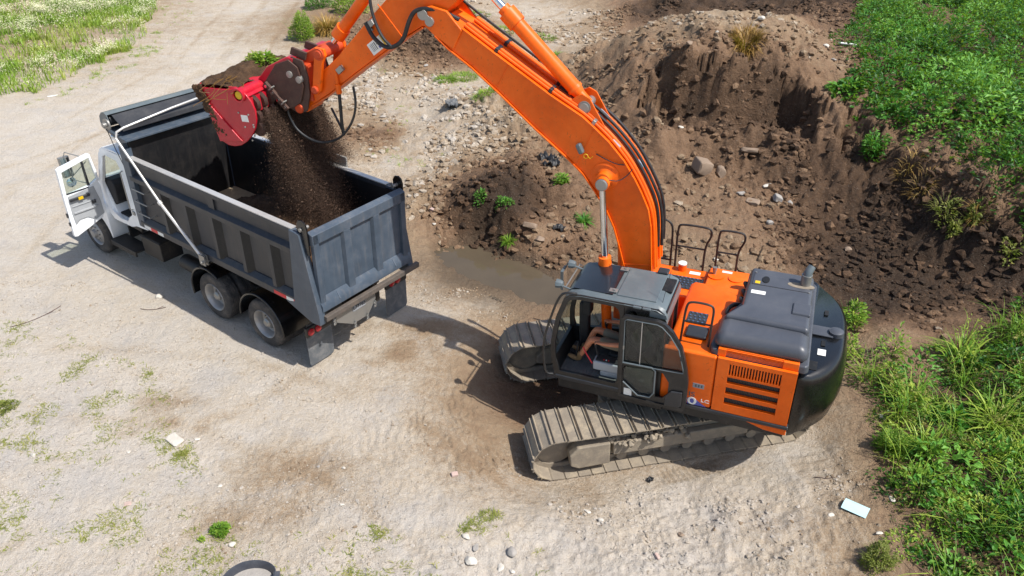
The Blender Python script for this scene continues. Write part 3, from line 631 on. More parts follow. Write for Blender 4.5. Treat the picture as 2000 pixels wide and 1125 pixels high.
# tailgate
e = MB(); xg = -1.66
e.box(xg+.03, xg+.05, -1.07, 1.07, 1.48, 2.98)
e.prism([(xg-.04, 2.98), (xg+.08, 3.03), (xg+.08, 2.78), (xg-.0, 2.76), (xg-.04, 2.80)], -1.13, 1.13, 'y')
e.prism([(xg-.075, 1.46), (xg+.05, 1.46), (xg+.05, 1.70), (xg+.02, 1.72), (xg-.075, 1.58)], -1.17, 1.13, 'y')
for y0, y1 in ((1.0, 1.12), (-1.12, -1.0)): e.box(xg-.04, xg+.05, y0, y1, 1.5, 2.98)
tg = tp('tailgate', M['body_grey'], e, bevel=.012)
for y in (.36, -.36):
    e = MB().add([(xg+.03, y-.11, 1.70), (xg-.04, y-.075, 1.62), (xg-.04, y+.075, 1.62), (xg+.03, y+.11, 1.70), (xg+.03, y-.11, 2.8), (xg-.04, y-.075, 2.8), (xg-.04, y+.075, 2.8), (xg+.03, y+.11, 2.8)],
                 [(0, 1, 2, 3), (4, 7, 6, 5), (0, 4, 5, 1), (1, 5, 6, 2), (2, 6, 7, 3), (3, 7, 4, 0)]); tp('tailgate_rib', M['body_grey'], e, tg, bevel=.008)
for y in (.72, -.72): e = MB().prism([(xg-.09, 1.57), (xg-.0, 1.70), (xg-.0, 1.57)], y-.012, y+.012, 'y'); tp('chain_lug', M['body_grey'], e, tg)
for s in (1, -1):
    e = MB().prism([(xg+.03, 2.9), (xg+.03, 3.1), (xg+.06, 3.2), (xg+.13, 3.24), (xg+.22, 3.22), (xg+.27, 3.14), (xg+.27, 2.98), (xg+.2, 2.96), (xg+.1, 2.6), (xg+.03, 2.6)], s*1.14, s*1.17, 'y'); h_ = tp('hinge_ear', M['gloss_black'], e, tg, bevel=.006)
    e = MB().cyl((xg+.17, s*1.02, 3.06), (xg+.17, s*1.2, 3.06), .035, 12)
    for k in range(4): e.lathe([(-.01, .03), (0, .042), (.01, .03)], 10, Matrix.Translation((xg+.26+.02*k, s*1.1, 3.05-.02*k)) @ Matrix.Rotation(R(40*k), 4, 'X'))
    tp('hinge_pin', M['steel'], e, h_)
# rear beam, hitch plate, licence plate, chains
e = MB().box(-1.79, -1.70, -1.33, 1.12, 1.28, 1.385); tp('rear_beam', M['beam'], e, bevel=.012)
e = MB().prism([(.80, 1.22), (-.20, 1.22), (-.20, 1.06), (.02, .80), (.42, .80), (.80, 1.04)], -1.66, -1.64, 'x'); hp_ = tp('hitch_plate', M['steel'], e, bevel=.004)
e = MB().box(-1.675, -1.664, .08, .40, 1.07, 1.22); pl = tp('licence_plate', M['plate'], e, hp_)
def text(body, size, mat, loc, rot, parent, name, ext=.002, sx=1, frame=None):
    cu = bpy.data.curves.new(name, 'FONT'); cu.body = body; cu.size = size; cu.extrude = ext; cu.align_x = 'CENTER'; cu.offset = .012*size
    t = bpy.data.objects.new(name+'_curve', cu); COL.objects.link(t); dg = bpy.context.evaluated_depsgraph_get(); dg.update()
    me = bpy.data.meshes.new_from_object(t.evaluated_get(dg)); bpy.data.objects.remove(t); me.materials.clear(); me.materials.append(mat)
    T = Matrix.Translation(loc) @ rot @ Matrix.Diagonal((sx, 1, 1, 1)); me.transform(T)
    o = bpy.data.objects.new(name, me); COL.objects.link(o); o.parent = parent; 
    if frame is not None: o.rotation_euler.z = frame
    return o
REAR = Matrix(((0, 0, -1, 0), (-1, 0, 0, 0), (0, 1, 0, 0), (0, 0, 0, 1)))
text('L77765', .105, M['chassis'], (-1.678, .24, 1.108), REAR, hp_, 'plate_lettering')
for y, z in ((.86, 1.16), (.38, .84), (.06, .84), (-.16, 1.02)):
    e = MB()
    for k in range(4): e.lathe([(-.01, .022), (0, .034), (.01, .022)], 10, Matrix.Translation((-1.68, y, z-.035*k)) @ Matrix.Rotation(R(90*(k % 2)), 4, 'Z'))
    tp('hitch_chain', M['steel'], e, hp_)
# reflective tape
for x0, x1, m in ((-.52, -.86, 0), (-.86, -1.06, 1), (-1.06, -1.36, 0), (3.62, 3.38, 1), (3.38, 3.14, 0), (3.14, 2.94, 1)):
    e = MB().box(x1, x0, 1.2165, 1.219, 1.455, 1.53); tp('reflective_tape', M['label'] if m else M['refl_red'], e, tp_body)
# cab shell
cab_side = [(3.86, 1.24), (3.88, 2.72), (3.98, 2.86), (4.9, 2.86), (5.04, 2.74), (5.42, 1.95), (5.42, 1.5), (5.36, 1.24), (5.2, 1.1), (4.5, 1.12), (4.3, 1.2)]
opening = [(4.36, 1.45), (4.34, 2.55), (4.42, 2.70), (4.84, 2.72), (4.94, 2.66), (5.3, 1.95), (5.3, 1.55), (5.22, 1.32), (4.9, 1.2), (4.62, 1.22), (4.5, 1.36)]
e = MB().ring(cab_side, opening, 1.0, 1.06, n=70)
wopen = [(4.40, 2.0), (4.40, 2.6), (4.46, 2.68), (4.84, 2.70), (4.94, 2.62), (5.22, 2.02)]
e.ring(cab_side, wopen, -1.06, -1.0, n=70)
roof = [(3.86, 2.7), (3.90, 2.80), (4.0, 2.875), (4.45, 2.91), (4.88, 2.885), (5.02, 2.80), (5.07, 2.70)]
e.strip(roof, -1.055, 1.055, -.03)
e.prism([(3.84, 1.25), (3.88, 1.25), (3.88, 2.75), (3.84, 2.7)], -1.05, 1.05, 'y'); e.box(4.0, 5.4, -1.0, .98, 1.18, 1.22)
e.prism([(5.05, 1.2), (5.42, 1.2), (5.42, 1.98), (5.36, 1.98)], -1.0, 1.0, 'y')
e.box(3.86, 4.30, .98, 1.062, 1.24, 1.5)
cb_ = tp('cab', M['white'], e, bevel=.012)
e = MB().box(4.0, 5.30, -.98, .96, 1.22, 1.27); e.box(3.9, 3.95, -.98, .98, 1.27, 2.6)
for y in (.5, -.5): e.box(3.98, 4.5, y-.28, y+.28, 1.4, 1.75); e.box(3.96, 4.14, y-.28, y+.28, 1.75, 2.4)
e.prism([(5.3, 1.3), (5.0, 1.55), (4.98, 1.95), (5.06, 2.05), (5.36, 2.02)], -.98, .98, 'y')
tp('cab_interior', M['interior'], e, cb_, bevel=.03)
e = MB().tube([(4.86+.0, .5+.21*math.cos(a), 2.03+.21*math.sin(a)) for a in np.linspace(0, 2*math.pi, 25)], .016, 8); e.cyl((4.86, .5, 2.03), (5.1, .5, 1.9), .03, 8); tp('steering_wheel', M['interior'], e, cb_)
e = MB().tube([(4.75, .1, 1.3), (4.72, .12, 1.62), (4.68, .14, 1.78)], [.02, .03, .045], 10); tp('gear_lever_boot', M['refl_red'], e, cb_)
e = MB().add([(5.08, -.93, 2.70), (5.08, .93, 2.70), (5.40, .96, 2.0), (5.40, -.96, 2.0)], [(0, 1, 2, 3)]); tp('windscreen', M['glass'], e, cb_)
for y0, y1 in ((.93, 1.06), (-1.06, -.93)): e = MB().prism([(5.02, 2.76), (5.10, 2.70), (5.44, 1.98), (5.36, 1.98)], y0, y1, 'y'); tp('windscreen_pillar', M['white'], e, cb_, bevel=.01)
for x, y in ((4.85, .70), (4.55, .30)):
    e = MB().lathe([(-.09, .001), (-.09, .05), (-.02, .06), (.05, .075), (.09, .085), (.09, .07), (.04, .001)], 18, Matrix.Translation((x, y, 3.0)) @ Matrix.Rotation(R(-90), 4, 'Z'), cap=False); e.cyl((x, y, 2.88), (x, y, 2.96), .02, 8); tp('work_lamp', M['chrome'], e, cb_)
e = MB().lathe([(-.16, .02), (.05, .025), (.16, .06), (.16, .045), (.1, .001)], 16, Matrix.Translation((4.7, -.1, 2.99)) @ Matrix.Rotation(R(-90), 4, 'Z'), cap=False); e.cyl((4.7, -.1, 2.88), (4.7, -.1, 2.98), .015, 8); tp('air_horn', M['chrome'], e, cb_)
e = MB().tube([(4.24, 1.07, 1.62), (4.24, 1.12, 1.64), (4.24, 1.12, 2.5), (4.24, 1.07, 2.52)], .014, 8); e.box(4.2, 4.28, 1.06, 1.085, 1.5, 1.58); tp('grab_handle', M['steel'], e, cb_)
# bonnet with wings
def arch(cx, r, a0, a1, n=14): return [(cx+r*math.cos(R(a)), .5+r*math.sin(R(a))) for a in np.linspace(a0, a1, n)]
side = [(5.44, 1.9), (6.1, 1.62), (6.7, 1.34), (6.86, 1.1), (6.88, .62)]+arch(6.041, .64, 8, 172)+[(5.40, .56), (5.36, .62), (5.36, 1.3)]
e = MB()
for s in (1, -1): e.prism([(x, min(z, 1.42-.25*max(0, x-5.9)) if z > 1.42 else z) for x, z in side], s*.70, s*1.14, 'y')
top = [(5.44, 1.98), (5.9, 1.86), (6.35, 1.64), (6.74, 1.38), (6.9, 1.1), (6.9, .7)]
e.prism(top+[(5.44, .7)], -.74, .74, 'y')
tp('bonnet', M['white'], e, bevel=.07, seg=3)
e = MB().box(6.9, 6.98, -1.1, 1.1, .5, .78); tp('bumper', M['chrome'], e, bevel=.02)
e = MB().box(6.9, 6.925, -.5, .5, .82, 1.22); tp('grille', M['mesh'], e)
for s in (1, -1): e = MB().lathe([(0, .10), (.03, .09), (.04, .001)], 18, Matrix.Translation((6.885, s*.88, .95)) @ Matrix.Rotation(R(-90), 4, 'Z'), cap=False); tp('headlight', M['lens'], e)
# open driver's door, swung square to the cab
dx = 5.30
outl = [(1.90, 2.53), (1.84, 2.56), (1.20, 2.68), (1.16, 2.66), (1.12, 2.25), (1.12, 1.9), (1.16, 1.35), (1.28, 1.2), (1.5, 1.12), (1.90, .98), (1.96, 1.0), (1.955, 1.2), (1.93, 1.9)]
winm = [(1.83, 2.44), (1.37, 2.54), (1.38, 2.01), (1.86, 1.96)]
winv = [(1.335, 2.55), (1.21, 2.58), (1.165, 2.10), (1.335, 2.02)]
e = MB()
# door skin below the windows and window surround
low = [(1.86, 1.95), (1.38, 2.0), (1.335, 2.0), (1.165, 2.09), (1.12, 1.9), (1.16, 1.35), (1.28, 1.2), (1.5, 1.12), (1.90, .98), (1.96, 1.0), (1.955, 1.2), (1.93, 1.95)]
e.prism(low, dx-.03, dx+.05, 'x')
e.prism([(1.93, 1.95), (1.86, 1.95), (1.82, 2.45), (1.37, 2.555), (1.20, 2.59), (1.165, 2.09), (1.12, 2.0), (1.12, 2.25), (1.16, 2.66), (1.20, 2.68), (1.84, 2.56), (1.90, 2.53)], dx-.03, dx+.04, 'x')
dr = tp('door', M['white'], e, bevel=.008)
e = MB().prism([(1.38, 1.99), (1.335, 2.0), (1.34, 2.58), (1.375, 2.57)], dx-.02, dx+.02, 'x'); e.box(dx-.035, dx-.028, 1.38, 1.86, 1.955, 1.985); tp('window_channel', M['black'], e, dr)
e = MB().add([(dx, p[0], p[1]) for p in winm], [(0, 1, 2, 3)]).add([(dx, p[0], p[1]) for p in winv], [(0, 1, 2, 3)]); tp('window', M['glass'], e, dr)
e = MB().prism([(1.85, 1.92), (1.28, 1.97), (1.22, 1.6), (1.22, 1.3), (1.42, 1.22), (1.58, 1.34), (1.75, 1.34), (1.86, 1.26), (1.87, 1.5)], dx-.05, dx-.031, 'x'); e.box(dx-.075, dx-.05, 1.3, 1.84, 1.50, 1.54); e.box(dx-.065, dx-.05, 1.3, 1.84, 1.66, 1.68); tp('door_trim', M['console'], e, dr, bevel=.01)
e = MB().box(dx-.1, dx-.051, 1.42, 1.86, 1.80, 1.86); e.box(dx-.08, dx-.051, 1.33, 1.42, 1.60, 1.68); tp('pull_handle', M['black'], e, dr, bevel=.01)
e = MB().box(dx-.115, dx-.1, 1.58, 1.68, 1.80, 1.86); tp('latch_sticker', M['yellow'], e, dr)
for z0, z1 in ((1.45, 1.55), (1.25, 1.33)): e = MB().box(dx-.02, dx+.03, 1.955, 1.975, z0, z1); tp('door_latch', M['black'], e, dr)
mx_ = 5.62
e = MB().tube([(dx+.04, 1.3, 2.62), (mx_, 1.5, 2.72), (mx_, 1.55, 2.62)], .012, 8); e.tube([(dx+.04, 1.38, 2.05), (mx_-.05, 1.5, 2.1), (mx_, 1.52, 2.62)], .012, 8); e.tube([(dx+.04, 1.25, 2.5), (mx_, 1.5, 2.15)], .01, 8); e.box(mx_-.0, mx_+.07, 1.44, 1.65, 2.17, 2.62); mr = tp('mirror', M['steel'], e, dr, bevel=.01)
e = MB().box(mx_-.006, mx_-.002, 1.46, 1.63, 2.19, 2.60); tp('mirror_glass', M['mirror'], e, mr)
e = MB().lathe([(0, .001), (.02, .06), (.035, .10), (.045, .11)], 24, Matrix.Translation((mx_-.04, 1.54, 2.04)) @ Matrix.Rotation(R(-90), 4, 'Z'), cap=False); tp('spot_mirror', M['mirror'], e, mr)
# exhaust stack behind the cab (far side)
e = MB().tube([(3.95, -.95, 1.0), (3.95, -.95, 2.7), (3.95, -.98, 3.05), (3.9, -1.02, 3.2)], .07, 14); tp('exhaust_stack', M['chrome'], e)
# load
def heap(name, cx, cy, rx, ry, h, z0, yaw, n=70, seed=5, origin=None, mat='soil_dark', lim=None):
    u = np.linspace(-1, 1, n); gx, gy = np.meshgrid(u*rx, u*ry); r = np.hypot(gx/rx, gy/ry)
    z = h*np.clip(1-r**2.2, -.2, 1)+(fbm(gx, gy, 4, 4, seed, .55, True))*.05*(1 if h > .1 else .4)
    x = cx+gx; y = cy+gy; c_, s_ = math.cos(yaw), math.sin(yaw)
    ox, oy = origin if origin is not None else (0, 0)
    V = np.stack([(ox+c_*x-s_*y).ravel(), (oy+s_*x+c_*y).ravel(), (z0+z).ravel()], 1); idx = np.arange(n*n).reshape(n, n)
    return np_mesh(name, V, np.stack([idx[:-1, :-1], idx[:-1, 1:], idx[1:, 1:], idx[1:, :-1]], -1).reshape(-1, 4), M[mat], smooth=True)
def soildark():
    t = NT('fresh_dark_soil'); g = t.n('NewGeometry').outputs['Position']; a = t.noise(5, 5, .65, 0, g); b = t.noise(45, 4, .6, 0, g)
    c = t.ramp(t.math('ADD', t.math('MULTIPLY', a, .6), t.math('MULTIPLY', b, .4)), [(.3, lin('#33261d')), (.55, lin('#54402f')), (.75, lin('#7d6148'))])
    t.set(Base_Color=c, Roughness=.95); t.b.inputs['Specular IOR Level'].default_value = .2; t.bump(b, .9, .03); return t.m
M['soil_dark'] = soildark()
tag(heap('soil_load', .62, -.03, 2.2, 1.07, .85, 1.55, TR_YAW, origin=TRO[:2]), 'dark loose soil piling up inside the truck bed', 'soil', kind='stuff')
# ------------------------------------------------------------------ excavator: undercarriage frame = root; upper frame turned by EX_REL
EX = empty('excavator', EXO, 0, 'orange tracked excavator with dark grey engine cover emptying its red bucket into the truck', 'excavator')
EX.rotation_mode = 'QUATERNION'; EX.rotation_quaternion = EXM.to_quaternion()
def up(n, m, mb, par=EX, **k): return mb.build(n, m, par, frame=EX_REL if par is EX else None, **k)
def lo(n, m, mb, par=EX, **k): return mb.build(n, m, par, **k)
# ---- undercarriage
def track(s):
    yc = s*1.295; w2 = .40; fx, rx = 2.05, -2.02; rI = .43
    # belt centre line as a closed path (x,z), travelling over the top to the front and back below
    P = [(x, .90-.035*math.sin(math.pi*(x-rx)/(fx-rx))*1.0) for x in np.linspace(rx, fx, 40)]
    P += [(fx+rI*math.sin(a), .47+rI*math.cos(a)) for a in np.linspace(.08, math.pi-.08, 16)]
    P += [(x, .045) for x in np.linspace(fx, rx, 40)]
    P += [(rx-rI*math.sin(a), .47-rI*math.cos(a)) for a in np.linspace(.08, math.pi-.08, 16)]
    P = np.array(P+[P[0]]); d = np.r_[0, np.cumsum(np.linalg.norm(np.diff(P, axis=0), axis=1))]; L = d[-1]; n = 47; pitch = L/n
    e = MB()
    for k in range(n):
        t = (k+.5)*pitch
        q = lambda tt: np.array([np.interp(tt % L, d, P[:, 0]), np.interp(tt % L, d, P[:, 1])])
        c = q(t); a = q(t+pitch*.5)-q(t-pitch*.5); a /= np.linalg.norm(a); nn = np.array([-a[1], a[0]])
        jy = random.uniform(-.006, .006); jz = random.uniform(-.003, .003)
        T = Matrix(((a[0], 0, nn[0], c[0]), (0, 1, 0, yc+jy), (a[1], 0, nn[1], c[1]+jz), (0, 0, 0, 1)))
        h = pitch*.5
        # shoe plate with an up-turned lip and three grouser bars, profile along travel
        pr = [(-h*.93, -.012), (h*.90, -.012), (h*1.02, -.03), (h*1.04, -.016), (h*.95, .004), (h*.88, .006), (h*.84, .034), (h*.74, .036), (h*.67, .006), (-.60*h, .006), (-.64*h, .032), (-.74*h, .033), (-.81*h, .004)]
        vs = [(x, -w2, z) for x, z in pr]+[(x, w2, z) for x, z in pr]; m = len(pr)
        fs = [(i, (i+1) % m, m+(i+1) % m, m+i) for i in range(m)]+[tuple(range(m-1, -1, -1)), tuple(range(m, 2*m))]
        e.add(vs, fs, T)
        e.box(-h*.98, h*.98, -.12, -.07, -.10, -.014, T); e.box(-h*.98, h*.98, .07, .12, -.10, -.014, T)
    tr = lo('track', M['shoe'], e, sharp=30)
    e = MB()
    top = [(-1.72, .28), (-1.8, .5), (-1.55, .66), (1.45, .70), (1.72, .60), (1.86, .46), (1.84, .30), (1.6, .24)]
    e.prism(top, yc-.2, yc+.2, 'y', inset0=0)
    ys = [yc+s*.2, yc+s*.33]
    e.prism([(-1.3, .34), (-1.3, .58), (1.1, .60), (1.1, .34)], min(ys), max(ys), 'y')
    ys2 = [yc+s*.16, yc+s*.36]
    e.prism([(1.16, .20), (1.16, .66), (1.72, .66), (1.86, .50), (1.84, .26), (1.7, .18)], min(ys2), max(ys2), 'y')
    e.prism([(-1.5, .16), (-1.45, .24), (1.0, .24), (1.05, .16)], yc-.16, yc+.16, 'y')
    lo('track_frame', M['mud'], e, tr, bevel=.025)
    for x in np.linspace(-1.45, 1.3, 8):
        e = MB().lathe([(-.2, .09), (-.1, .09), (-.09, .13), (.09, .13), (.1, .09), (.2, .09)], 20, Matrix.Translation((x, yc, .17))); lo('track_roller', M['mud'], e, tr)
    for x in (-.7, .7): e = MB().lathe([(-.15, .07), (.15, .07)], 16, Matrix.Translation((x, yc, .80))); lo('carrier_roller', M['mud'], e, tr)
    e = MB().lathe([(-.09, .06), (-.085, .33), (-.05, .36), (.05, .36), (.085, .33), (.09, .06)], 28, Matrix.Translation((fx, yc, .47))); lo('idler', M['mud'], e, tr)
    pr = []
    for k in range(42): a = 2*math.pi*k/42; r_ = .37 if k % 2 else .31; pr.append((rx+r_*math.cos(a), .47+r_*math.sin(a)))
    e = MB().prism(pr, yc-.04, yc+.04, 'y'); e.lathe([(-.22*s, .001), (-.22*s, .2), (.28*s, .24), (.3*s, .001)], 24, Matrix.Translation((rx, yc, .47)), cap=False); lo('sprocket', M['mud'], e, tr)
    # dried mud lumps lying on the frame and shoes
    r_ = np.random.default_rng(5 if s > 0 else 6); e = MB()
    for k in range(46):
        x = r_.uniform(-.2, 1.3); y = yc+s*r_.uniform(.18, .4); z = .61+r_.uniform(-.05, .07); q = r_.uniform(.02, .065)
        e.lathe([(-q, q*.3), (-q*.3, q*.9), (q*.4, q), (q, q*.3)], 7, Matrix.Translation((x, y, z)) @ Matrix.Rotation(r_.uniform(0, 6), 4, 'X') @ Matrix.Rotation(r_.uniform(0, 6), 4, 'Z'))
    tag(lo('mud_clods', M['mud'], e, tr), kind='stuff')
for s in (1, -1): track(s)
e = MB().box(-.95, .95, -.75, .75, .48, .86)
for s in (1, -1):
    for x in (.75, -.75): e.add([(x-.35, s*.6, .5), (x+.35, s*.6, .5), (x+.2, s*1.15, .42), (x-.2, s*1.15, .42), (x-.35, s*.6, .84), (x+.35, s*.6, .84), (x+.2, s*1.15, .62), (x-.2, s*1.15, .62)], [(0, 1, 2, 3), (4, 7, 6, 5), (0, 4, 5, 1), (1, 5, 6, 2), (2, 6, 7, 3), (3, 7, 4, 0)])
lo('centre_frame', M['mud'], e, bevel=.03)
e = MB().tube([(0, 0, .86), (0, 0, 1.12)], .62, 40); up('slew_ring', M['chassis'], e)
# ---- upper deck
e = MB().box(-2.5, .5, -1.46, 1.42, 1.12, 1.32); e.box(.5, 1.0, -.4, .4, 1.12, 1.3); e.box(-.6, 1.2, .5, 1.46, 1.12, 1.33)
deck = up('deck_frame', M['chassis'], e, bevel=.02)
# near side: skirt, doors, louvres
e = MB().prism([(1.24, 1.42), (1.24, 1.33), (-2.55, 1.36), (-2.55, 1.43)], 1.40, 1.512, 'y'); up('side_skirt', M['black'], e, bevel=.02)
e = MB().prism([(-1.9, 1.355), (-2.53, 1.355), (-2.53, 1.24), (-2.2, 1.26)], 1.42, 1.50, 'y'); up('lower_corner_panel', M['orange'], e, bevel=.015)
e = MB().box(-1.365, -.55, 1.40, 1.497, 1.435, 2.47); pn = up('front_side_panel', M['orange'], e, bevel=.035, seg=3)
# engine side door with real slots: a frame of bars
e = MB(); x0, x1 = -2.525, -1.380
gx0, gx1 = -2.325, -1.555
bars = [(1.435, 1.60), (1.73, 1.81), (1.94, 2.02), (2.14, 2.185), (2.39, 2.47)]
e.box(x0, gx0, 1.44, 1.497, 1.435, 2.47); e.box(gx1, x1, 1.44, 1.497, 1.435, 2.47)
for z0, z1 in bars: e.box(gx0-.001, gx1+.001, 1.441, 1.4965, z0, z1)
nb = 18
for k in range(nb+1):
    xx = gx0+(gx1-gx0)*k/nb; e.box(xx-.011, xx+.011, 1.442, 1.4955, 2.18, 2.395)
ed = up('engine_door', M['orange'], e, bevel=.004)
e = MB().box(x0, x1, 1.40, 1.436, 1.44, 2.46); e.add([(gx0, 1.438, 1.6), (gx1, 1.438, 1.6), (gx1, 1.438, 2.4), (gx0, 1.438, 2.4)], [(0, 1, 2, 3)])
def grille():
    t = NT('honeycomb_grille'); v = t.n('TexVoronoi', feature='DISTANCE_TO_EDGE'); v.inputs['Scale'].default_value = 42; v.inputs['Randomness'].default_value = .25; t.l(t.coord(), v.inputs['Vector'])
    c = t.ramp(v.outputs['Distance'], [(.05, lin('#55534f')), (.12, lin('#0b0b0c'))]); t.set(Base_Color=c, Roughness=.6); return t.m
up('grille_mesh', grille(), e, ed)
e = MB().prism([(-1.42, 1.25), (-1.42, 1.40), (-2.52, 1.40), (-2.52, 1.25)], 2.40, 2.47, 'z')
for k in range(6): e.box(-2.30, -1.48, 1.402+.004, 1.425, 2.475+.021*k, 2.487+.021*k)
e.box(-2.52, -2.30, 1.3, 1.44, 2.47, 2.60); e.box(-1.48, -1.36, 1.3, 1.44, 2.47, 2.60); e.box(-2.52, -1.38, 1.25, 1.40, 2.47, 2.60)
up('upper_louvre', M['orange'], e, bevel=.006)
e = MB().box(-2.54, -1.62, -.95, 1.39, 1.32, 2.40); e.box(-1.62, -.62, -.5, 1.39, 1.32, 1.9); up('engine_bay', M['mesh'], e)
# markings
LEFT = Matrix(((-1, 0, 0, 0), (0, 0, 1, 0), (0, 1, 0, 0), (0, 0, 0, 1)))
LFT = Matrix(((-1, 0, 0, 0), (0, 0, 1, 0), (0, 1, 0, 0), (0, 0, 0, 1)))
text('IS', .13, M['hood'], (-1.06, 1.4985, 1.61), LFT, pn, 'series_lettering', .001, 1.15)
text('0', .20, M['label'], (-1.075, 1.501, 1.452), LFT, pn, 'number_lettering', .002, 1.5)
text('LC', .085, M['label'], (-1.275, 1.500, 1.535), LFT, pn, 'size_lettering', .002, 1.35)
e = MB().prism([(-1.0, 1.445), (-1.30, 1.445), (-1.13, 1.56), (-1.0, 1.56)], 1.4972, 1.4988, 'y'); up('blue_flash', M['blue'], e, pn)
e = MB().box(-1.235, -1.06, 1.497, 1.5, 1.80, 1.89); bd = up('badge', M['plate'], e, pn)
e = MB()
for k in range(3): e.box(-1.21+.045*k, -1.185+.045*k, 1.5005, 1.5015, 1.82, 1.87)
up('badge_print', M['hood'], e, bd)
# centre box, tank, far deck
e = MB().prism([(-.60, 1.35), (-.58, 2.40), (-.66, 2.46), (-1.6, 2.46), (-1.6, 1.35)], -.52, 1.42, 'y'); up('centre_cover', M['orange'], e, bevel=.03, seg=3)
e = MB().box(-1.58, -.77, -1.47, -.52, 1.33, 2.24); tk = up('fuel_tank', M['orange'], e, bevel=.04, seg=3)
for x, y, r_ in ((-.92, -1.17, .145), (-1.27, -1.17, .13)):
    e = MB().tube([(x, y, 2.235), (x, y, 2.262)], r_, 28); up('tank_cap', M['orange'], e, tk)
e = MB().tube([(-.88, -1.20, 2.26), (-.88, -1.20, 2.36)], .028, 10); e.tube([(-.88, -1.2, 2.33), (-.88, -1.2, 2.40)], .04, 10); up('filler_neck', M['steel'], e, tk)
e = MB().box(-.755, .22, -1.47, -.46, 1.33, 2.13); bx_ = up('storage_box', M['orange'], e, bevel=.03, seg=3)
def tread(x0, x1, y0, y1, z, par):
    e = MB().mat(0).box(x0, x1, y0, y1, z, z+.012)
    nx, ny = max(2, round((x1-x0)/.075)), max(2, round((y1-y0)/.075))
    for i in range(nx):
        for j in range(ny):
            cx, cy = x0+(i+.5+.25*(j % 2))*(x1-x0)/(nx+.25), y0+(j+.5)*(y1-y0)/ny
            e.mat(1).tube([(cx, cy, z+.011), (cx, cy, z+.026)], .017, 8)
    return up('tread_plate', [M['black'], M['chrome']], e, par)
tread(-.72, .08, -1.12, -.72, 2.132, bx_)
cc = [o for o in COL.objects if o.name.startswith('centre_cover')][0]
tread(-1.05, -.74, .42, .74, 2.462, cc)
e = MB().box(-1.13, -.80, .84, 1.14, 2.462, 2.52); up('step_pad', M['black'], e, cc, bevel=.025)
e = MB().tube([(-.27, -1.36, 2.12), (-.27, -1.36, 2.26)], .075, 18); e.mat(1).tube([(-.27, -1.36, 2.262), (-.27, -1.36, 2.285)], .08, 18); up('urea_filler', [M['orange'], M['label']], e, bx_)
for x0, x1, y0, y1, z, p in ((-.62, -.42, -1.36, -1.26, 2.131, bx_), (-1.18, -1.0, -1.39, -1.32, 2.242, tk)): e = MB().box(x0, x1, y0, y1, z, z+.002); up('warning_label', M['label'], e, p)
# handrails on the far edge
def rail(pts, mid, r_=.02):
    e = MB().tube(pts, r_, 10, smooth=2)
    if mid: e.tube(mid, r_*.85, 8)
    return up('handrail', M['chassis'], e)
yr = -1.45
def rr_(x0, x1, z0, kink):
    P = [(x0, yr, z0), (x0, yr, 2.4), (x0, yr, 2.98), (x0-.06, yr, 3.04), (x1+.06, yr, 3.04), (x1, yr, 2.98), (x1, yr, 2.86)]
    P += [(x1+.09, yr, 2.66), (x1+.09, yr, z0)] if kink else [(x1, yr, z0)]
    rail(P, [(x0, yr, 2.58), (x1+.08, yr, 2.58)])
rr_(-.11, -.72, 2.13, True); rr_(-.85, -1.31, 2.24, True)
rail([(-.02, yr, 2.13), (-.02, yr, 2.9), (.02, yr, 3.03), (.14, yr, 3.09), (.55, yr, 3.12), (.62, yr, 3.06), (.62, yr, 2.2)], [(-.02, yr, 2.25), (.6, yr, 2.25)])
e = MB().box(.24, .8, -1.46, -.5, 1.33, 1.72); up('tool_box', M['orange'], e, bevel=.03)
P = [(-.76, 1.26, 2.45), (-.78, 1.26, 2.85), (-.80, 1.26, 3.14), (-.85, 1.26, 3.23), (-1.16, 1.26, 3.23), (-1.21, 1.26, 3.16), (-1.2, 1.26, 2.9), (-1.19, 1.26, 2.45)]
rail(P, [(-.79, 1.26, 2.86), (-1.2, 1.26, 2.86)], .018)
# ---- engine cover: three stepped mouldings
def hood(poly, z0, z1, ins, name, bev=.06, par=None):
    e = MB(); n = len(poly); c = np.mean(np.array(poly), 0)
    def insd(p):
        d = np.array(p)-c; l = np.linalg.norm(d); return tuple(c+d*(l-ins)/l)
    vs = [(p[0], p[1], z0) for p in poly]+[(*insd(p), z1) for p in poly]
    fs = [tuple(range(n-1, -1, -1)), tuple(range(n, 2*n))]+[(i, (i+1) % n, n+(i+1) % n, n+i) for i in range(n)]
    e.add(vs, fs); return up(name, M['hood'], e, par if par is not None else EX, bevel=bev, seg=4)
hd = hood([(-1.25, 1.40), (-1.22, 1.30), (-1.28, .5), (-1.5, .0), (-1.5, -.98), (-2.56, -.98), (-2.62, -.9), (-2.66, 1.36), (-2.62, 1.42), (-1.32, 1.43)], 2.42, 2.56, .012, 'engine_cover', .03)
hood([(-1.24, 1.41), (-1.27, .66), (-2.62, .66), (-2.655, 1.40)], 2.56, 2.83, .07, 'cover_moulding', .13, hd)
hood([(-1.30, .96), (-1.52, .55), (-1.53, -.12), (-2.57, -.12), (-2.60, .98)], 2.57, 2.90, .045, 'cover_moulding', .06, hd)
hood([(-1.52, -.15), (-1.51, -.96), (-2.57, -.96), (-2.59, -.15)], 2.56, 2.70, .05, 'cover_moulding', .05, hd)
e = MB().box(-2.5, -1.6, -.72, -.38, 2.695, 2.712); pnl = up('cover_panel', M['hood'], e, hd, bevel=.02)
e = MB()
e.prism([(-2.36+.17*math.cos(a)*(1.25), -.55+.085*math.sin(a)) for a in np.linspace(0, 2*math.pi, 24, endpoint=False)], 2.712, 2.716, 'z'); up('vent_mesh', M['mud'], e, hd)
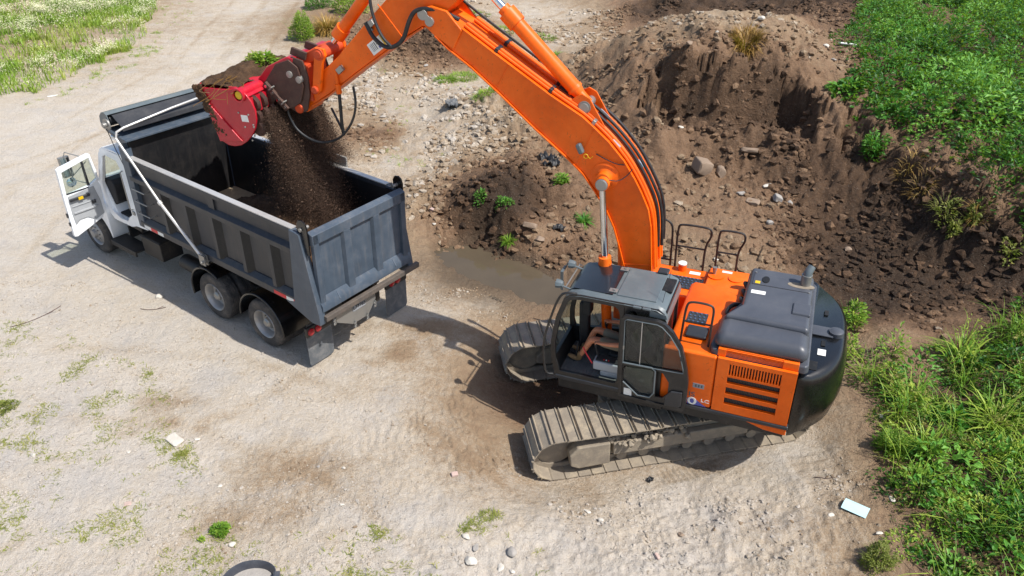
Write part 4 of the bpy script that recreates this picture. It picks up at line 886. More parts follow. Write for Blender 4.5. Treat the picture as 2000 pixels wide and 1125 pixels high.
e = MB().prism([(-1.80+.06*math.cos(a), -.55+.1*math.sin(a)) for a in np.linspace(0, 2*math.pi, 24, endpoint=False)], 2.712, 2.724, 'z'); up('latch_recess', M['mesh'], e, hd)
e = MB().box(-1.85, -1.63, .12, .22, 2.9025, 2.905); up('warning_label', M['label'], e, hd)
e = MB().box(-1.72, -1.64, -.48, -.40, 2.7125, 2.715); up('warning_label', M['yellow'], e, hd)
e = MB().prism([(-2.28, .30), (-2.28, .62), (-2.56, .62), (-2.56, .30)], 2.895, 2.93, 'z', inset1=.02); up('raised_pad', M['hood'], e, hd, bevel=.012)
for x, y, z in ((-1.62, -.74, 2.71), (-2.5, -.74, 2.71), (-2.5, -.36, 2.71), (-1.58, -.3, 2.70)):
    e = MB().tube([(x, y, z), (x, y, z+.014)], .016, 8); up('bolt', M['steel'], e, hd)
e = MB().mat(0).tube([(-2.42, -.62, 2.66), (-2.42, -.62, 2.90)], .085, 22); e.mat(1).tube([(-2.42, -.62, 2.88), (-2.43, -.64, 2.95), (-2.47, -.70, 3.03)], [.07, .07, .06], 18, smooth=1, caps=False); up('exhaust_pipe', [M['steel'], M['cab_grey']], e, hd)
# hoses in front of the cover
e = MB()
for k in range(3): e.tube([(-1.56, -.1-.25*k, 2.42), (-1.50, -.05-.25*k, 2.52), (-1.45, -.2-.25*k, 2.50), (-1.50, -.35-.25*k, 2.4)], .03, 8, smooth=2)
e.tube([(-1.36, .42, 2.47), (-1.30, .3, 2.53), (-1.38, .1, 2.54), (-1.5, 0, 2.5)], .035, 8, smooth=2); up('intake_hose', M['hose'], e)
# ---- counterweight
top = [(-2.545, -1.42)]+[(-2.60, -1.44)]
arcp = []
for t_ in np.linspace(-1, 1, 25): arcp.append((-3.21+.56*abs(t_)**3.2, 1.42*t_))
outl_ = [(-2.545, -1.43)]+[(x, y) for x, y in arcp]+[(-2.545, 1.43)]
e = MB(); lay = [(1.19, .10), (1.26, .03), (1.6, -.03), (1.95, -.02), (2.16, .02), (2.27, .06), (2.33, .13)]
n = len(outl_)
for z, ins in lay:
    for (x, y) in outl_:
        f = (x+2.545)/-.665; e.v.append((x+ins*min(1, f*2.2), y*(1-ins*.25*min(1, f*6)), z))
for k in range(len(lay)-1):
    for i in range(n): j = (i+1) % n; e.f.append([k*n+i, k*n+j, (k+1)*n+j, (k+1)*n+i]); e.m.append(0)
e.f += [list(range(n-1, -1, -1)), list(range((len(lay)-1)*n, len(lay)*n))]; e.m += [0, 0]
cw = up('counterweight', M['gloss_black'], e, sharp=50)
e = MB().box(-2.96, -2.60, -.02, .24, 2.335, 2.36); up('lifting_plate', M['hood'], e, cw, bevel=.008)
e = MB().tube([(-3.0, .11, 2.30), (-3.0, .11, 2.40)], .11, 24); e.tube([(-3.0, .11, 2.40), (-3.0, .11, 2.42)], [.10, .06], 24); up('camera_dome', M['hood'], e, cw)
for y in (-.45, .42):
    e = MB().box(-2.86, -2.80, y-.07, y+.07, 2.334, 2.342); up('lifting_slot', M['mesh'], e, cw)
e = MB().box(-2.88, -2.76, .58, .74, 2.334, 2.337); up('warning_label', M['label'], e, cw)
e = MB().box(-2.78, -2.66, .92, 1.14, 2.334, 2.337); up('recess', M['mesh'], e, cw)

# ---- cab
cabp = [(1.24, 1.40), (1.31, 1.75), (1.31, 2.1), (1.22, 2.6), (1.08, 3.0), (.98, 3.09), (.8, 3.12), (-.42, 3.12), (-.52, 3.06), (-.55, 2.9), (-.55, 1.40)]
op = [(1.16, 1.50), (1.235, 1.78), (1.235, 2.1), (1.15, 2.57), (1.02, 2.93), (.95, 3.01), (.8, 3.03), (.24, 3.03), (.18, 2.98), (.16, 2.85), (.16, 1.58), (.20, 1.50)]
rw = [(.04, 2.04), (.04, 2.95), (0, 3.01), (-.36, 3.01), (-.44, 2.94), (-.46, 2.85), (-.46, 2.04), (-.42, 2.0), (0, 2.0)]
fw = [(1.2, 1.78), (1.235, 1.9), (1.235, 2.1), (1.15, 2.57), (1.02, 2.93), (.95, 3.01), (.8, 3.03), (-.36, 3.03), (-.44, 2.95), (-.44, 2.1), (-.4, 2.02), (1.1, 1.78)]
e = MB().ring([p for p in cabp if p[0] > .05]+[(.1, 3.12), (.1, 1.40)], op, 1.43, 1.495, n=80)
e.ring([(.1, 3.12), (-.42, 3.12), (-.52, 3.06), (-.55, 2.9), (-.55, 1.95), (.1, 1.95)], rw, 1.43, 1.49, n=60); e.box(-.55, .1, 1.43, 1.49, 1.40, 1.95)
e.ring(cabp, fw, .46, .52, n=80)
e.box(-.55, 1.24, .47, 1.47, 1.34, 1.44)
# front posts joining the two sides, rear wall frame
e.prism([(1.08, 3.0), (.98, 3.09), (.92, 3.05), (1.02, 2.95)], .52, 1.43, 'y'); e.prism([(1.24, 1.42), (1.31, 1.75), (1.25, 1.76), (1.18, 1.42)], .52, 1.43, 'y')
e.box(-.55, -.50, .52, 1.43, 1.42, 2.1); e.box(-.55, -.50, .52, 1.43, 2.9, 3.08)
cabo = up('cab', M['frame_black'], e, bevel=.012)
e = MB()
prof = [(1.06, 3.04), (.99, 3.11), (.8, 3.155), (-.40, 3.155), (-.52, 3.10), (-.57, 2.98), (-.57, 2.86)]
e.strip(prof, .50, 1.42, .03)
for s0, y0, y1 in ((1, 1.42, 1.50), (-1, .50, .45)):
    a = [(x, y0, z) for x, z in prof]; b = [(x*.995, y1, z-.055) for x, z in prof]; m = len(prof); e.add(a+b, [(i, i+1, m+i+1, m+i) for i in range(m-1)])
e.add([(-.3, 1.503, 3.10), (-.3, 1.503, 2.98), (-.57, 1.503, 2.98), (-.55, 1.503, 3.05)], [(0, 1, 2, 3)])
rf = up('cab_roof', M['cab_grey'], e, cabo, sharp=50)
e = MB().box(-.36, .26, .56, 1.36, 3.153, 3.172); up('roof_panel', M['cab_grey'], e, rf, bevel=.012)
e = MB().add([(.32, .52, 3.175), (.32, 1.38, 3.175), (.95, 1.36, 3.15), (1.06, 1.34, 3.07), (1.06, .56, 3.07), (.95, .54, 3.15)], [(0, 1, 2, 5), (5, 2, 3, 4)])
e.add([(.32, .52, 3.16), (.32, 1.38, 3.16), (.95, 1.36, 3.135), (.95, .54, 3.135)], [(3, 2, 1, 0)]); 
def smoke2():
    t = NT('smoked_hatch'); n = t.noise(4, 4); t.set(Base_Color=t.mix(n, lin('#191a1d'), lin('#26282c')), Roughness=.2, Coat_Weight=.2); return t.m
ht_ = up('roof_hatch', smoke2(), e, rf)
for y in (.62, 1.28): e = MB().box(.27, .40, y-.05, y+.05, 3.172, 3.19); e.box(.30, .34, y-.02, y+.02, 3.19, 3.21); up('hatch_hinge', M['steel'], e, rf, bevel=.004)
e = MB().box(-.52, -.34, .62, 1.0, 3.12, 3.163); up('roof_vent', M['mesh'], e, rf, bevel=.01)
e = MB().box(-.36, -.18, .40, .56, 3.16, 3.21); up('aerial_base', M['black'], e, rf, bevel=.03)
e = MB().tube([(-.44, 1.30, 3.12), (-.50, 1.12, 3.62)], .004, 5); up('aerial', M['black'], e, rf)
for x in (-.1, -.25): e = MB().box(x-.06, x+.06, 1.47, 1.525, 3.09, 3.12); up('roof_clip', M['cab_grey'], e, rf, bevel=.006)
for y in (.70, 1.33):
    e = MB().tube([(1.0, y, 3.08), (1.16, y, 3.12)], .014, 8); e.lathe([(-.05, .001), (-.05, .05), (.0, .07), (.06, .075)], 8, Matrix.Translation((1.2, y, 3.15)) @ Matrix.Rotation(R(-90), 4, 'Z'), cap=False); lp = up('work_lamp', M['cab_grey'], e, rf)
    e = MB().lathe([(0, .072), (.006, .06), (.01, .001)], 16, Matrix.Translation((1.262, y, 3.15)) @ Matrix.Rotation(R(-90), 4, 'Z'), cap=False); up('lamp_glass', M['lens'], e, lp)
e = MB().tube([(1.08, .55, 3.06), (1.12, .55, 3.08), (1.12, 1.3, 3.08)], .012, 8); up('lamp_bar', M['steel'], e, rf)
# glass
e = MB().add([(1.30, .52, 1.76), (1.30, 1.43, 1.76), (1.30, 1.43, 2.1), (1.30, .52, 2.1), (1.21, 1.43, 2.6), (1.21, .52, 2.6), (1.07, 1.43, 3.0), (1.07, .52, 3.0)], [(0, 1, 2, 3), (3, 2, 4, 5), (5, 4, 6, 7)]); up('windscreen', M['glass'], e, cabo)
e = MB().add([(p[0], .49, p[1]) for p in fw], [tuple(range(len(fw)))]); up('far_window', M['glass'], e, cabo)
e = MB().add([(p[0], 1.46, p[1]) for p in rw], [tuple(range(len(rw)))]); up('rear_side_window', M['smoke'], e, cabo)
e = MB().add([(-.525, .52, 2.1), (-.525, 1.43, 2.1), (-.525, 1.43, 2.9), (-.525, .52, 2.9)], [(0, 1, 2, 3)]); up('rear_window', M['glass'], e, cabo)
# interior
e = MB().box(-.5, 1.2, .54, 1.42, 1.442, 1.455)
for k in range(14): e.box(.5+.05*k, .525+.05*k, .56, 1.41, 1.456, 1.463)
up('floor_mat', M['floor_mat'], e, cabo)
e = MB().box(-.12, .42, .74, 1.14, 1.66, 1.80); e.box(-.22, -.06, .72, 1.16, 1.78, 2.35); e.box(-.2, -.08, .80, 1.08, 2.36, 2.6); e.box(-.1, .36, .8, 1.1, 1.455, 1.66); up('seat', M['interior'], e, cabo, bevel=.04, seg=3)
e = MB().box(.12, .62, 1.16, 1.36, 1.58, 1.76); e.box(.12, .5, 1.18, 1.34, 1.46, 1.57); cs = up('console', M['console'], e, cabo, bevel=.03, seg=3)
e = MB().box(.14, .58, 1.18, 1.34, 1.765, 1.79); up('control_panel', M['interior'], e, cs, bevel=.01)
for k in range(3): e = MB().tube([(.36+.04*k, 1.31, 1.78), (.36+.04*k, 1.31, 1.80)], .012, 8); up('button', M['refl_red'] if k != 1 else M['label'], e, cs)
e = MB().box(.12, .62, .56, .70, 1.58, 1.78); up('console', M['interior'], e, cabo, bevel=.03)
for y in (1.25, .64): e = MB().tube([(.56, y, 1.78), (.60, y, 1.98)], [.014, .012], 8); e.lathe([(-.06, .014), (-.02, .028), (.03, .03), (.06, .015)], 10, Matrix.Translation((.605, y, 2.02)) @ Matrix.Rotation(R(90), 4, 'X')); up('joystick', M['interior'], e, cabo)
e = MB().tube([(.63, 1.35, 1.70), (.78, 1.28, 1.86), (.82, 1.26, 1.93)], .012, 8); up('lock_lever', M['refl_red'], e, cabo)
for y in (.88, 1.05): e = MB().prism([(1.0, 1.46), (1.16, 1.54), (1.17, 1.52), (1.02, 1.45)], y-.06, y+.06, 'y'); e.tube([(1.02, y, 1.47), (.98, y, 1.85)], .011, 8); up('travel_pedal', M['interior'], e, cabo)
e = MB().box(.90, 1.08, .56, .72, 1.46, 2.42); e.box(.86, 1.0, .54, .76, 2.2, 2.5); up('monitor_post', M['interior'], e, cabo, bevel=.04)
# door, folded back against the side
yd = 1.60
dout = [(.10, 1.37), (.10, 2.93), (.06, 2.985), (-.45, 3.0), (-.56, 2.97), (-.70, 2.84), (-.86, 2.58), (-.96, 2.2), (-1.0, 1.95), (-1.0, 1.45), (-.96, 1.345), (-.4, 1.345)]
din = [(.045, 2.08), (.045, 2.90), (.01, 2.93), (-.45, 2.94), (-.53, 2.91), (-.66, 2.78), (-.81, 2.55), (-.90, 2.2), (-.91, 2.12), (-.35, 2.09)]
dlo = [(.03, 1.72), (.03, 1.98), (-.42, 2.02), (-.46, 1.98), (-.46, 1.56), (-.40, 1.50), (-.25, 1.50), (-.18, 1.55)]
e = MB().ring(dout, [(.05, 1.42), (.05, 2.90), (.02, 2.94), (-.45, 2.95), (-.53, 2.92), (-.66, 2.79), (-.81, 2.56), (-.905, 2.2), (-.945, 1.95), (-.945, 1.46), (-.92, 1.40), (-.4, 1.40)], yd-.045, yd+.02, n=90)
e.ring([(.05, 1.40), (.05, 2.085), (-.35, 2.10), (-.93, 2.13), (-.955, 1.95), (-.95, 1.45), (-.92, 1.39), (-.4, 1.39)], [(.03, 1.70), (.03, 2.02), (-.35, 2.05), (-.46, 2.05), (-.60, 2.02), (-.70, 1.86), (-.70, 1.62), (-.62, 1.52), (-.25, 1.50), (-.15, 1.56)], yd-.03, yd+.0, n=60)
e.box(-.50, -.45, yd-.03, yd+.005, 1.5, 2.06)
dd = up('door', M['frame_black'], e, cabo, bevel=.01)
e = MB().tube([(.05, yd+.02, 2.085), (-.42, yd+.02, 2.10), (-.48, yd+.02, 2.05), (-.48, yd+.02, 1.6), (-.42, yd+.02, 1.49), (-.22, yd+.02, 1.48), (.03, yd+.02, 1.70)], .014, 8); up('inner_rail', M['cab_grey'], e, dd)
e = MB().tube([(p[0], yd+.021, p[1]) for p in din+[din[0]]], .009, 6); up('window_trim', M['cab_grey'], e, dd)
e = MB().add([(p[0], yd-.01, p[1]) for p in din], [tuple(range(len(din)))]); up('window', M['smoke'], e, dd)
e = MB().add([(p[0], yd-.015, p[1]) for p in dlo], [tuple(range(len(dlo)))]); 
up('lower_window', M['green_glass'], e, dd)
e = MB().box(-.225, -.215, yd-.01, yd+.004, 2.1, 2.94); up('window_sash', M['alu'], e, dd)
e = MB().box(.035, .055, yd+.012, yd+.03, 2.35, 2.42); up('window_catch', M['steel'], e, dd)
e = MB().prism([(-.66, 1.40), (-.66, 1.60), (-.75, 1.72), (-.93, 1.74), (-.935, 1.46), (-.90, 1.41)], yd-.0, yd+.035, 'y'); up('door_pocket', M['black'], e, dd, bevel=.015)
e = MB().box(-.12, .01, yd+.003, yd+.006, 1.42, 1.56); up('warning_label', M['label'], e, dd)
e = MB().box(-.88, -.84, yd-.0, yd+.03, 2.36, 2.44); up('door_latch', M['black'], e, dd)
# grab rail down the front corner, mirrors
e = MB().tube([(.86, 1.49, 3.13), (1.0, 1.52, 3.15), (1.14, 1.54, 3.08), (1.34, 1.54, 2.45), (1.42, 1.54, 2.1), (1.42, 1.54, 1.6), (1.38, 1.54, 1.42), (1.28, 1.49, 1.40)], .02, 10, smooth=2); up('grab_rail', M['frame_black'], e, cabo)
e = MB().tube([(1.1, .47, 2.95), (1.42, .30, 2.9), (1.5, .3, 2.75)], .014, 8); e.box(1.47, 1.52, .20, .42, 2.40, 2.78); mr = up('mirror', M['cab_grey'], e, cabo, bevel=.012)
e = MB().add([(1.468, .22, 2.42), (1.468, .40, 2.42), (1.468, .40, 2.76), (1.468, .22, 2.76)], [(0, 1, 2, 3)]); up('mirror_glass', M['mirror'], e, mr)

# ---- boom in the plane y=0
YB = .30
und = [(3.60, 6.62), (3.38, 6.43), (3.0, 6.17), (2.56, 5.81), (1.94, 5.27), (1.40, 4.84), (1.16, 4.62), (.95, 4.34), (.76, 4.05), (.62, 3.75), (.52, 3.42), (.42, 3.05), (.36, 2.6), (.34, 2.1), (.30, 1.72)]
upp = [(-.16, 1.72), (-.10, 2.3), (-.02, 3.05), (.04, 3.84), (.10, 4.14), (.22, 4.40), (.34, 4.62), (.52, 4.90), (.78, 5.19), (1.0, 5.38), (1.20, 5.54), (1.70, 5.82), (2.60, 6.39), (3.14, 6.74), (3.45, 6.90)]
e = MB().prism(und+upp, -YB, YB, 'y')
bo = up('boom', M['orange'], e, bevel=.012)
e = MB().strip(und[:-1], -YB-.035, YB+.035, .022); e.strip(upp[1:-1], -YB-.02, YB+.02, .018); up('flange', M['orange'], e, bo, bevel=.004)
for y0, y1 in ((YB-.02, YB+.03), (-YB-.03, -YB+.02)):
    e = MB().prism([(3.30, 6.42), (3.12, 6.72), (3.36, 7.0), (3.62, 7.06), (3.80, 7.02), (3.88, 6.92), (3.80, 6.78), (3.62, 6.62)], y0, y1, 'y'); up('boom_end_plate', M['orange'], e, bo, bevel=.02)
e = MB()
for cx, cz, r_ in ((3.77, 6.93, .085), (3.66, 6.83, .075)): e.tube([(cx, .32, cz), (cx, .365, cz)], r_, 20)
e.prism([(3.86, 6.97), (3.80, 7.02), (3.58, 6.83), (3.62, 6.77), (3.68, 6.76)], .331, .345, 'y'); up('pivot_pin_lock', M['steel'], e, bo, bevel=.006)
e = MB().lathe([(.29, .24), (.31, .23), (.33, .15), (.36, .12), (.47, .115), (.475, .09)], 28, Matrix.Translation((.80, 0, 4.62))); up('cylinder_boss', M['orange'], e, bo)
e = MB().lathe([(.46, .098), (.60, .098), (.61, .085), (.612, .001)], 24, Matrix.Translation((.78, 0, 4.60)), cap=False); up('boss_pin', M['steel'], e, bo)
e = MB().lathe([(.5, .11), (.58, .11)], 24, Matrix.Translation((.78, 0, 4.60))); up('cylinder_eye', M['orange'], e, bo)
for s in (1, -1):
    e = MB().mat(1).cyl((.78, s*.53, 4.60), (.70, s*.53, 3.24), .055, 18); e.mat(0).tube([(.705, s*.53, 3.30), (.70, s*.53, 3.14)], .105, 20); e.cyl((.70, s*.53, 3.2), (.62, s*.53, 1.75), .088, 20); e.box(.60, .80, s*.53-.05, s*.53+.05, 3.12, 3.2); up('boom_cylinder', [M['orange'], M['chrome']], e)
# bracket of the arm cylinder
for s in (1, -1):
    e = MB().prism([(1.50, 5.68), (1.36, 5.80), (1.24, 5.86), (1.12, 5.80), (.86, 5.36), (.92, 5.28)], s*.16, s*.185, 'y'); br_ = up('cylinder_bracket', M['orange'], e, bo)
e = MB().lathe([(-.24, .075), (.24, .075)], 20, Matrix.Translation((1.20, 0, 5.66))); e.lathe([(.186, .10), (.2, .10)], 20, Matrix.Translation((1.20, 0, 5.66))); up('bracket_pin', M['steel'], e, bo)
ca, cb2 = np.array([1.20, 5.66]), np.array([2.50, 6.95]); dv = (cb2-ca)/np.linalg.norm(cb2-ca); Q = lambda t, y=0: (ca[0]+dv[0]*t, y, ca[1]+dv[1]*t)
e = MB().mat(0).cyl(Q(.0), Q(.25), .085, 20); e.tube([Q(.2), Q(.3), Q(1.66)], [.09, .115, .115], 24); e.tube([Q(1.60), Q(1.84)], .145, 24); e.tube([Q(1.84), Q(1.92)], .10, 20); e.tube([Q(.28), Q(.33)], .128, 20)
e.mat(1).cyl(Q(1.9), Q(3.1), .06, 20); e.mat(0)
e.tube([Q(.35, -.13), Q(1.55, -.13), Q(1.7, -.12)], .02, 8); acyl = up('arm_cylinder', [M['orange'], M['chrome']], e)
# pipes along the boom
upa = np.array(upp)
def off(a, b, d, y):
    seg = upa[a:b]; g = np.gradient(upa, axis=0)[a:b]; nn = np.stack([g[:, 1], -g[:, 0]], 1); nn /= np.linalg.norm(nn, axis=1)[:, None]
    return [(p[0], y, p[1]) for p in seg-nn*d]
for y, d_, r_ in ((.245, .05, .022), (.175, .06, .026), (.105, .045, .02), (-.12, .05, .022), (-.19, .06, .026), (-.255, .05, .022)):
    e = MB().tube(off(2, 14, d_, y), r_, 8, smooth=2); up('hydraulic_pipe', M['orange'], e, bo)
for k, (x, z) in enumerate(((2.62, 6.40), (1.75, 5.85), (1.05, 5.42))):
    for y in (.18, -.19): 
        e = MB().box(-.03, .03, -.10, .10, 0, .09, Matrix.Translation((x, y, z)) @ Matrix.Rotation(R(-32), 4, 'Y')); up('pipe_clamp', M['black'] if k < 2 else M['steel'], e, bo, bevel=.01)
for y, d_ in ((-.05, .12), (-.28, .10), (.0, .07)):
    P = off(3, 12, d_, y); P = [(P[0][0]-.02, y, P[0][2]-.5)]+P; e = MB().tube(P, .026, 10, smooth=2); up('hydraulic_hose', M['hose'], e, bo)
P = off(8, 14, .09, -.30); e = MB().tube(P+[(3.5, -.30, 7.1), (3.75, -.3, 7.3)], .022, 8, smooth=2); up('hydraulic_hose', M['hose'], e, bo)
for (x, y, z), l in (((.62, .2, 5.06), .16), ((.48, .14, 4.88), .14), ((.9, -.1, 5.40), .18), ((.30, -.1, 4.66), .14)):
    e = MB().cyl((x, y, z+.02), (x+l*.75, y, z+.02+l*.66), .034, 8); up('hose_fitting', M['chrome'], e, bo)
for q_ in ([(.44, 3.08), (-.02, 3.14)], [(2.62, 5.87), (2.40, 6.24)], [(1.28, 4.74), (1.02, 5.36)]):
    e = MB().tube([(a_, YB+.003, b_) for a_, b_ in q_], .008, 6); up('weld_seam', M['orange'], e, bo)
# lamp on the boom, yellow ring
e = MB().box(-.045, .045, 0, .10, -.06, .11, Matrix.Translation((1.20, .30, 5.03)) @ Matrix.Rotation(R(25), 4, 'Y')); lp = up('boom_lamp', M['cab_grey'], e, bo, bevel=.03)
e = MB().tube([(1.12+.035*math.cos(a), .33, 4.93+.035*math.sin(a)) for a in np.linspace(0, 2*math.pi, 14)], .006, 6); e.tube([(1.09, .33, 4.93), (1.04, .36, 4.91), (1.0, .36, 4.95)], .005, 6); up('yellow_tie', M['yellow'], e, bo)
e = MB().tube([(.96, .31, 4.98), (.80, .33, 4.92), (.62, .33, 4.86), (.5, .32, 4.86)], .008, 6, smooth=1); e.tube([(.70, .5, 4.66), (.55, .42, 4.62), (.42, .33, 4.72), (.38, .3, 4.8)], .008, 6, smooth=1); up('grease_line', M['hose'], e, bo)
# ---- arm
ya = .235
arm_out = [(6.42, 5.06), (6.30, 5.20), (5.86, 5.46), (5.25, 5.87), (4.26, 6.50), (3.86, 6.72), (3.62, 6.74), (3.50, 6.90), (3.10, 7.22), (2.86, 7.52), (2.9, 7.68), (3.1, 7.72), (3.5, 7.55), (4.0, 7.40), (4.45, 7.10), (4.70, 6.89), (5.56, 6.12), (5.91, 5.86), (6.24, 5.54), (6.54, 5.30), (6.56, 5.15)]
e = MB().prism(arm_out, -ya, ya, 'y'); ar = up('arm', M['orange'], e, bevel=.012)
e = MB().tube([(4.62, ya+.004, 7.02), (4.23, ya+.004, 6.52)], .008, 6); up('weld_seam', M['orange'], e, ar)
low_e = [(6.28, 5.205), (5.86, 5.45), (5.25, 5.86), (4.26, 6.49), (3.86, 6.71)]
e = MB().strip(low_e[::-1], -ya-.02, ya+.02, -.018); up('flange', M['orange'], e, ar)
def decal(c, ang, w_, h_, parts, par):
    T = Matrix.Translation(c) @ Matrix.Rotation(ang, 4, 'Y')
    e = MB().mat(0).box(-w_/2, w_/2, 0, .003, -h_/2, h_/2, T)
    for m_, a0, a1, b0, b1 in parts: e.mat(m_).box(a0*w_, a1*w_, .0031, .0042, b0*h_, b1*h_, T)
    return up('warning_decal', [M['label'], M['hood'], M['blue'], M['yellow']], e, par)
decal((4.74, ya+.001, 6.375), R(34), .34, .20, ((3, -.48, -.40, -.46, .46), (1, -.18, .0, .05, .12), (1, -.12, -.06, -.1, .3), (2, -.22, -.04, -.3, -.16), (2, -.14, -.08, -.38, -.05), (1, .05, .10, -.3, .35), (1, .16, .19, -.3, .35), (1, .25, .28, -.3, .35), (1, .34, .36, -.3, .35)), ar)
# bucket cylinder and linkage
ca2, cb3 = np.array([5.72, 6.33]), np.array([4.55, 7.5]); dv2 = (cb3-ca2)/np.linalg.norm(cb3-ca2); Q2 = lambda t, y=0: (ca2[0]+dv2[0]*t, y, ca2[1]+dv2[1]*t)
e = MB().mat(1).cyl(Q2(-.05), Q2(.3), .05, 16); e.mat(0).tube([Q2(.10), Q2(.30)], .125, 22); e.tube([Q2(.28), Q2(2.2)], .10, 22); up('bucket_cylinder', [M['orange'], M['chrome']], e)
e = MB()
for s in (): e.prism([(5.75, 6.26), (5.94, 6.28), (5.98, 6.12), (6.12, 5.62), (6.16, 5.50), (6.05, 5.44), (5.97, 5.52), (5.82, 6.02), (5.74, 6.14)], s*.29, s*.34, 'y')
for s in (1, -1): e = MB().prism([(5.75, 6.26), (5.94, 6.28), (5.98, 6.12), (6.12, 5.62), (6.16, 5.50), (6.05, 5.44), (5.97, 5.52), (5.82, 6.02), (5.74, 6.14)], s*.26, s*.33, 'y'); up('link', M['orange'], e, bevel=.02)
e = MB().lathe([(-.36, .075), (-.36, .10), (.36, .10), (.36, .075), (.375, .06), (.376, .001)], 22, Matrix.Translation((5.86, 0, 6.17)), cap=False); up('link_pin', M['orange_dirty'], e)
e = MB().lathe([(-.36, .07), (.36, .07), (.375, .055)], 20, Matrix.Translation((6.07, 0, 5.54))); up('link_pin', M['orange_dirty'], e)
e = MB().prism([(5.80, 6.26), (5.95, 6.28), (6.50, 6.02), (6.52, 5.92), (6.40, 5.86), (5.90, 6.08)], -.16, .16, 'y'); up('link', M['orange_dirty'], e, bevel=.03)
# clamps, hose couplings on the arm
for x, z in ((5.52, 5.92), (4.78, 6.72)): e = MB().box(-.07, .07, 0, .07, -.05, .05, Matrix.Translation((x, ya, z)) @ Matrix.Rotation(R(38), 4, 'Y')); up('pipe_clamp', M['steel'], e, ar, bevel=.01)
e = MB().mat(0).tube([(5.62, ya+.04, 5.90), (5.62, ya+.04, 5.62)], .025, 10); e.tube([(5.62, ya+.04, 5.66), (5.62, ya+.04, 5.50)], .05, 14); up('hose_coupling', M['orange'], e, ar)
e = MB().tube([(5.62, ya+.04, 5.52), (5.64, ya+.05, 5.2), (5.68, ya+.04, 4.9), (5.70, ya, 4.72)], .03, 10, smooth=2); up('hydraulic_hose', M['hose'], e, ar)
e = MB().tube([(5.36, .2, 5.62), (5.34, .22, 5.3), (5.48, .24, 4.95), (5.80, .28, 4.62), (6.25, .32, 4.52), (6.62, .36, 4.72), (6.74, .36, 5.0), (6.74, .36, 5.16)], .022, 10, smooth=3); up('hydraulic_hose', M['hose'], e, ar)
e = MB().tube([(6.05, 0, 5.1), (5.86, .1, 4.86), (5.72, .2, 4.72)], .022, 8, smooth=1); up('hydraulic_hose', M['hose'], e, ar)
e = MB().tube([(4.86, ya+.05, 6.72), (4.72, ya+.1, 6.5), (4.45, ya+.14, 6.36), (4.15, ya+.14, 6.5), (4.0, ya+.14, 6.85), (3.86, ya+.12, 7.02), (3.5, ya+.05, 7.0), (3.2, .24, 6.86)], .034, 10, smooth=3); e.tube([(4.86, ya+.05, 6.74), (4.78, ya+.05, 6.6)], .045, 10); up('hydraulic_hose', M['hose'], e, ar)
e = MB().tube([(4.72, ya+.05, 7.2), (4.70, ya+.09, 6.9), (4.55, ya+.13, 6.55), (4.36, ya+.15, 6.40)], .026, 10, smooth=2); up('hydraulic_hose', M['hose'], e, ar)
# ---- quick coupler and red screening bucket
e = MB()
cpl = [(6.47, 6.09), (6.24, 6.03), (6.18, 5.76), (6.22, 5.42), (6.34, 5.12), (6.55, 5.06), (6.70, 5.14), (6.62, 5.4), (6.52, 5.62), (6.60, 5.82)]
for s in (1, -1): e = MB().prism(cpl, s*.29, s*.33, 'y'); up('coupler_plate', M['rust'], e, bevel=.012)
e = MB().lathe([(-.34, .09), (.34, .09), (.36, .07)], 20, Matrix.Translation((6.50, 0, 5.16))); e.lathe([(-.36, .06), (.36, .06)], 16, Matrix.Translation((6.42, 0, 5.72))); e.box(6.2, 6.5, -.28, .28, 5.3, 5.95); up('coupler_body', M['orange_dirty'], e, bevel=.02)
for x, z in ((6.52, 5.79), (6.34, 5.71)): e = MB().lathe([(.33, .065), (.40, .06), (.405, .001)], 16, Matrix.Translation((x, 0, z)), cap=False); up('coupler_pin', M['steel'], e)
for s in (1, -1):
    e = MB().prism([(6.26+.0, 6.0), (6.20, 6.14), (6.50, 6.22), (6.56, 6.10)], s*.18, s*.23, 'y'); up('coupler_lug', M['rust'], e, bevel=.01)
adp = [(7.12, 5.60), (6.98, 5.46), (6.72, 5.14), (6.55, 5.2), (6.40, 5.3), (6.28, 5.6), (6.34, 5.92), (6.50, 6.04), (6.80, 5.94)]
for s in (1, -1): e = MB().prism(adp, s*.34, s*.375, 'y'); up('bucket_bracket', M['rust'], e, bevel=.01)
yb = .87
prof = [(8.24, 5.58), (8.05, 5.22), (7.98, 4.9), (7.94, 4.60), (7.80, 4.53), (7.66, 4.525), (7.50, 4.565), (7.35, 4.65), (7.20, 4.78), (7.08, 4.93), (7.01, 5.10), (6.99, 5.27), (7.03, 5.42), (7.11, 5.54), (7.20, 5.61), (7.30, 5.64), (7.55, 5.60)]
bk = None
for s in (1, -1):
    e = MB().prism(prof, s*yb, s*(yb+.04), 'y'); o_ = up('bucket', M['red'], e, EX if bk is None else bk, bevel=.012, sharp=40); bk = bk or o_
e = MB().strip([(8.26, 5.60), (8.06, 5.22), (7.99, 4.9), (7.94, 4.60), (7.70, 4.56)], -yb, yb, .03); e.strip([(7.10, 5.50), (7.28, 5.63), (7.5, 5.64)], -yb, yb, -.03); up('bucket_shell', M['red'], e, bk)
e = MB().prism([(8.24, 5.60), (8.05, 5.20), (7.96, 4.60), (7.42, 4.66), (7.50, 4.74)], yb+.04, yb+.07, 'y'); up('wear_plate', M['red'], e, bk, bevel=.012)
e = MB().lathe([(.36, .10), (yb+.02, .10), (yb+.05, .125), (yb+.10, .125), (yb+.10, .095), (yb+.07, .09)], 26, Matrix.Translation((7.25, 0, 5.53)), cap=False); e.box(7.10, 7.18, .35, yb, 5.18, 5.46); up('motor_tube', M['red'], e, bk)
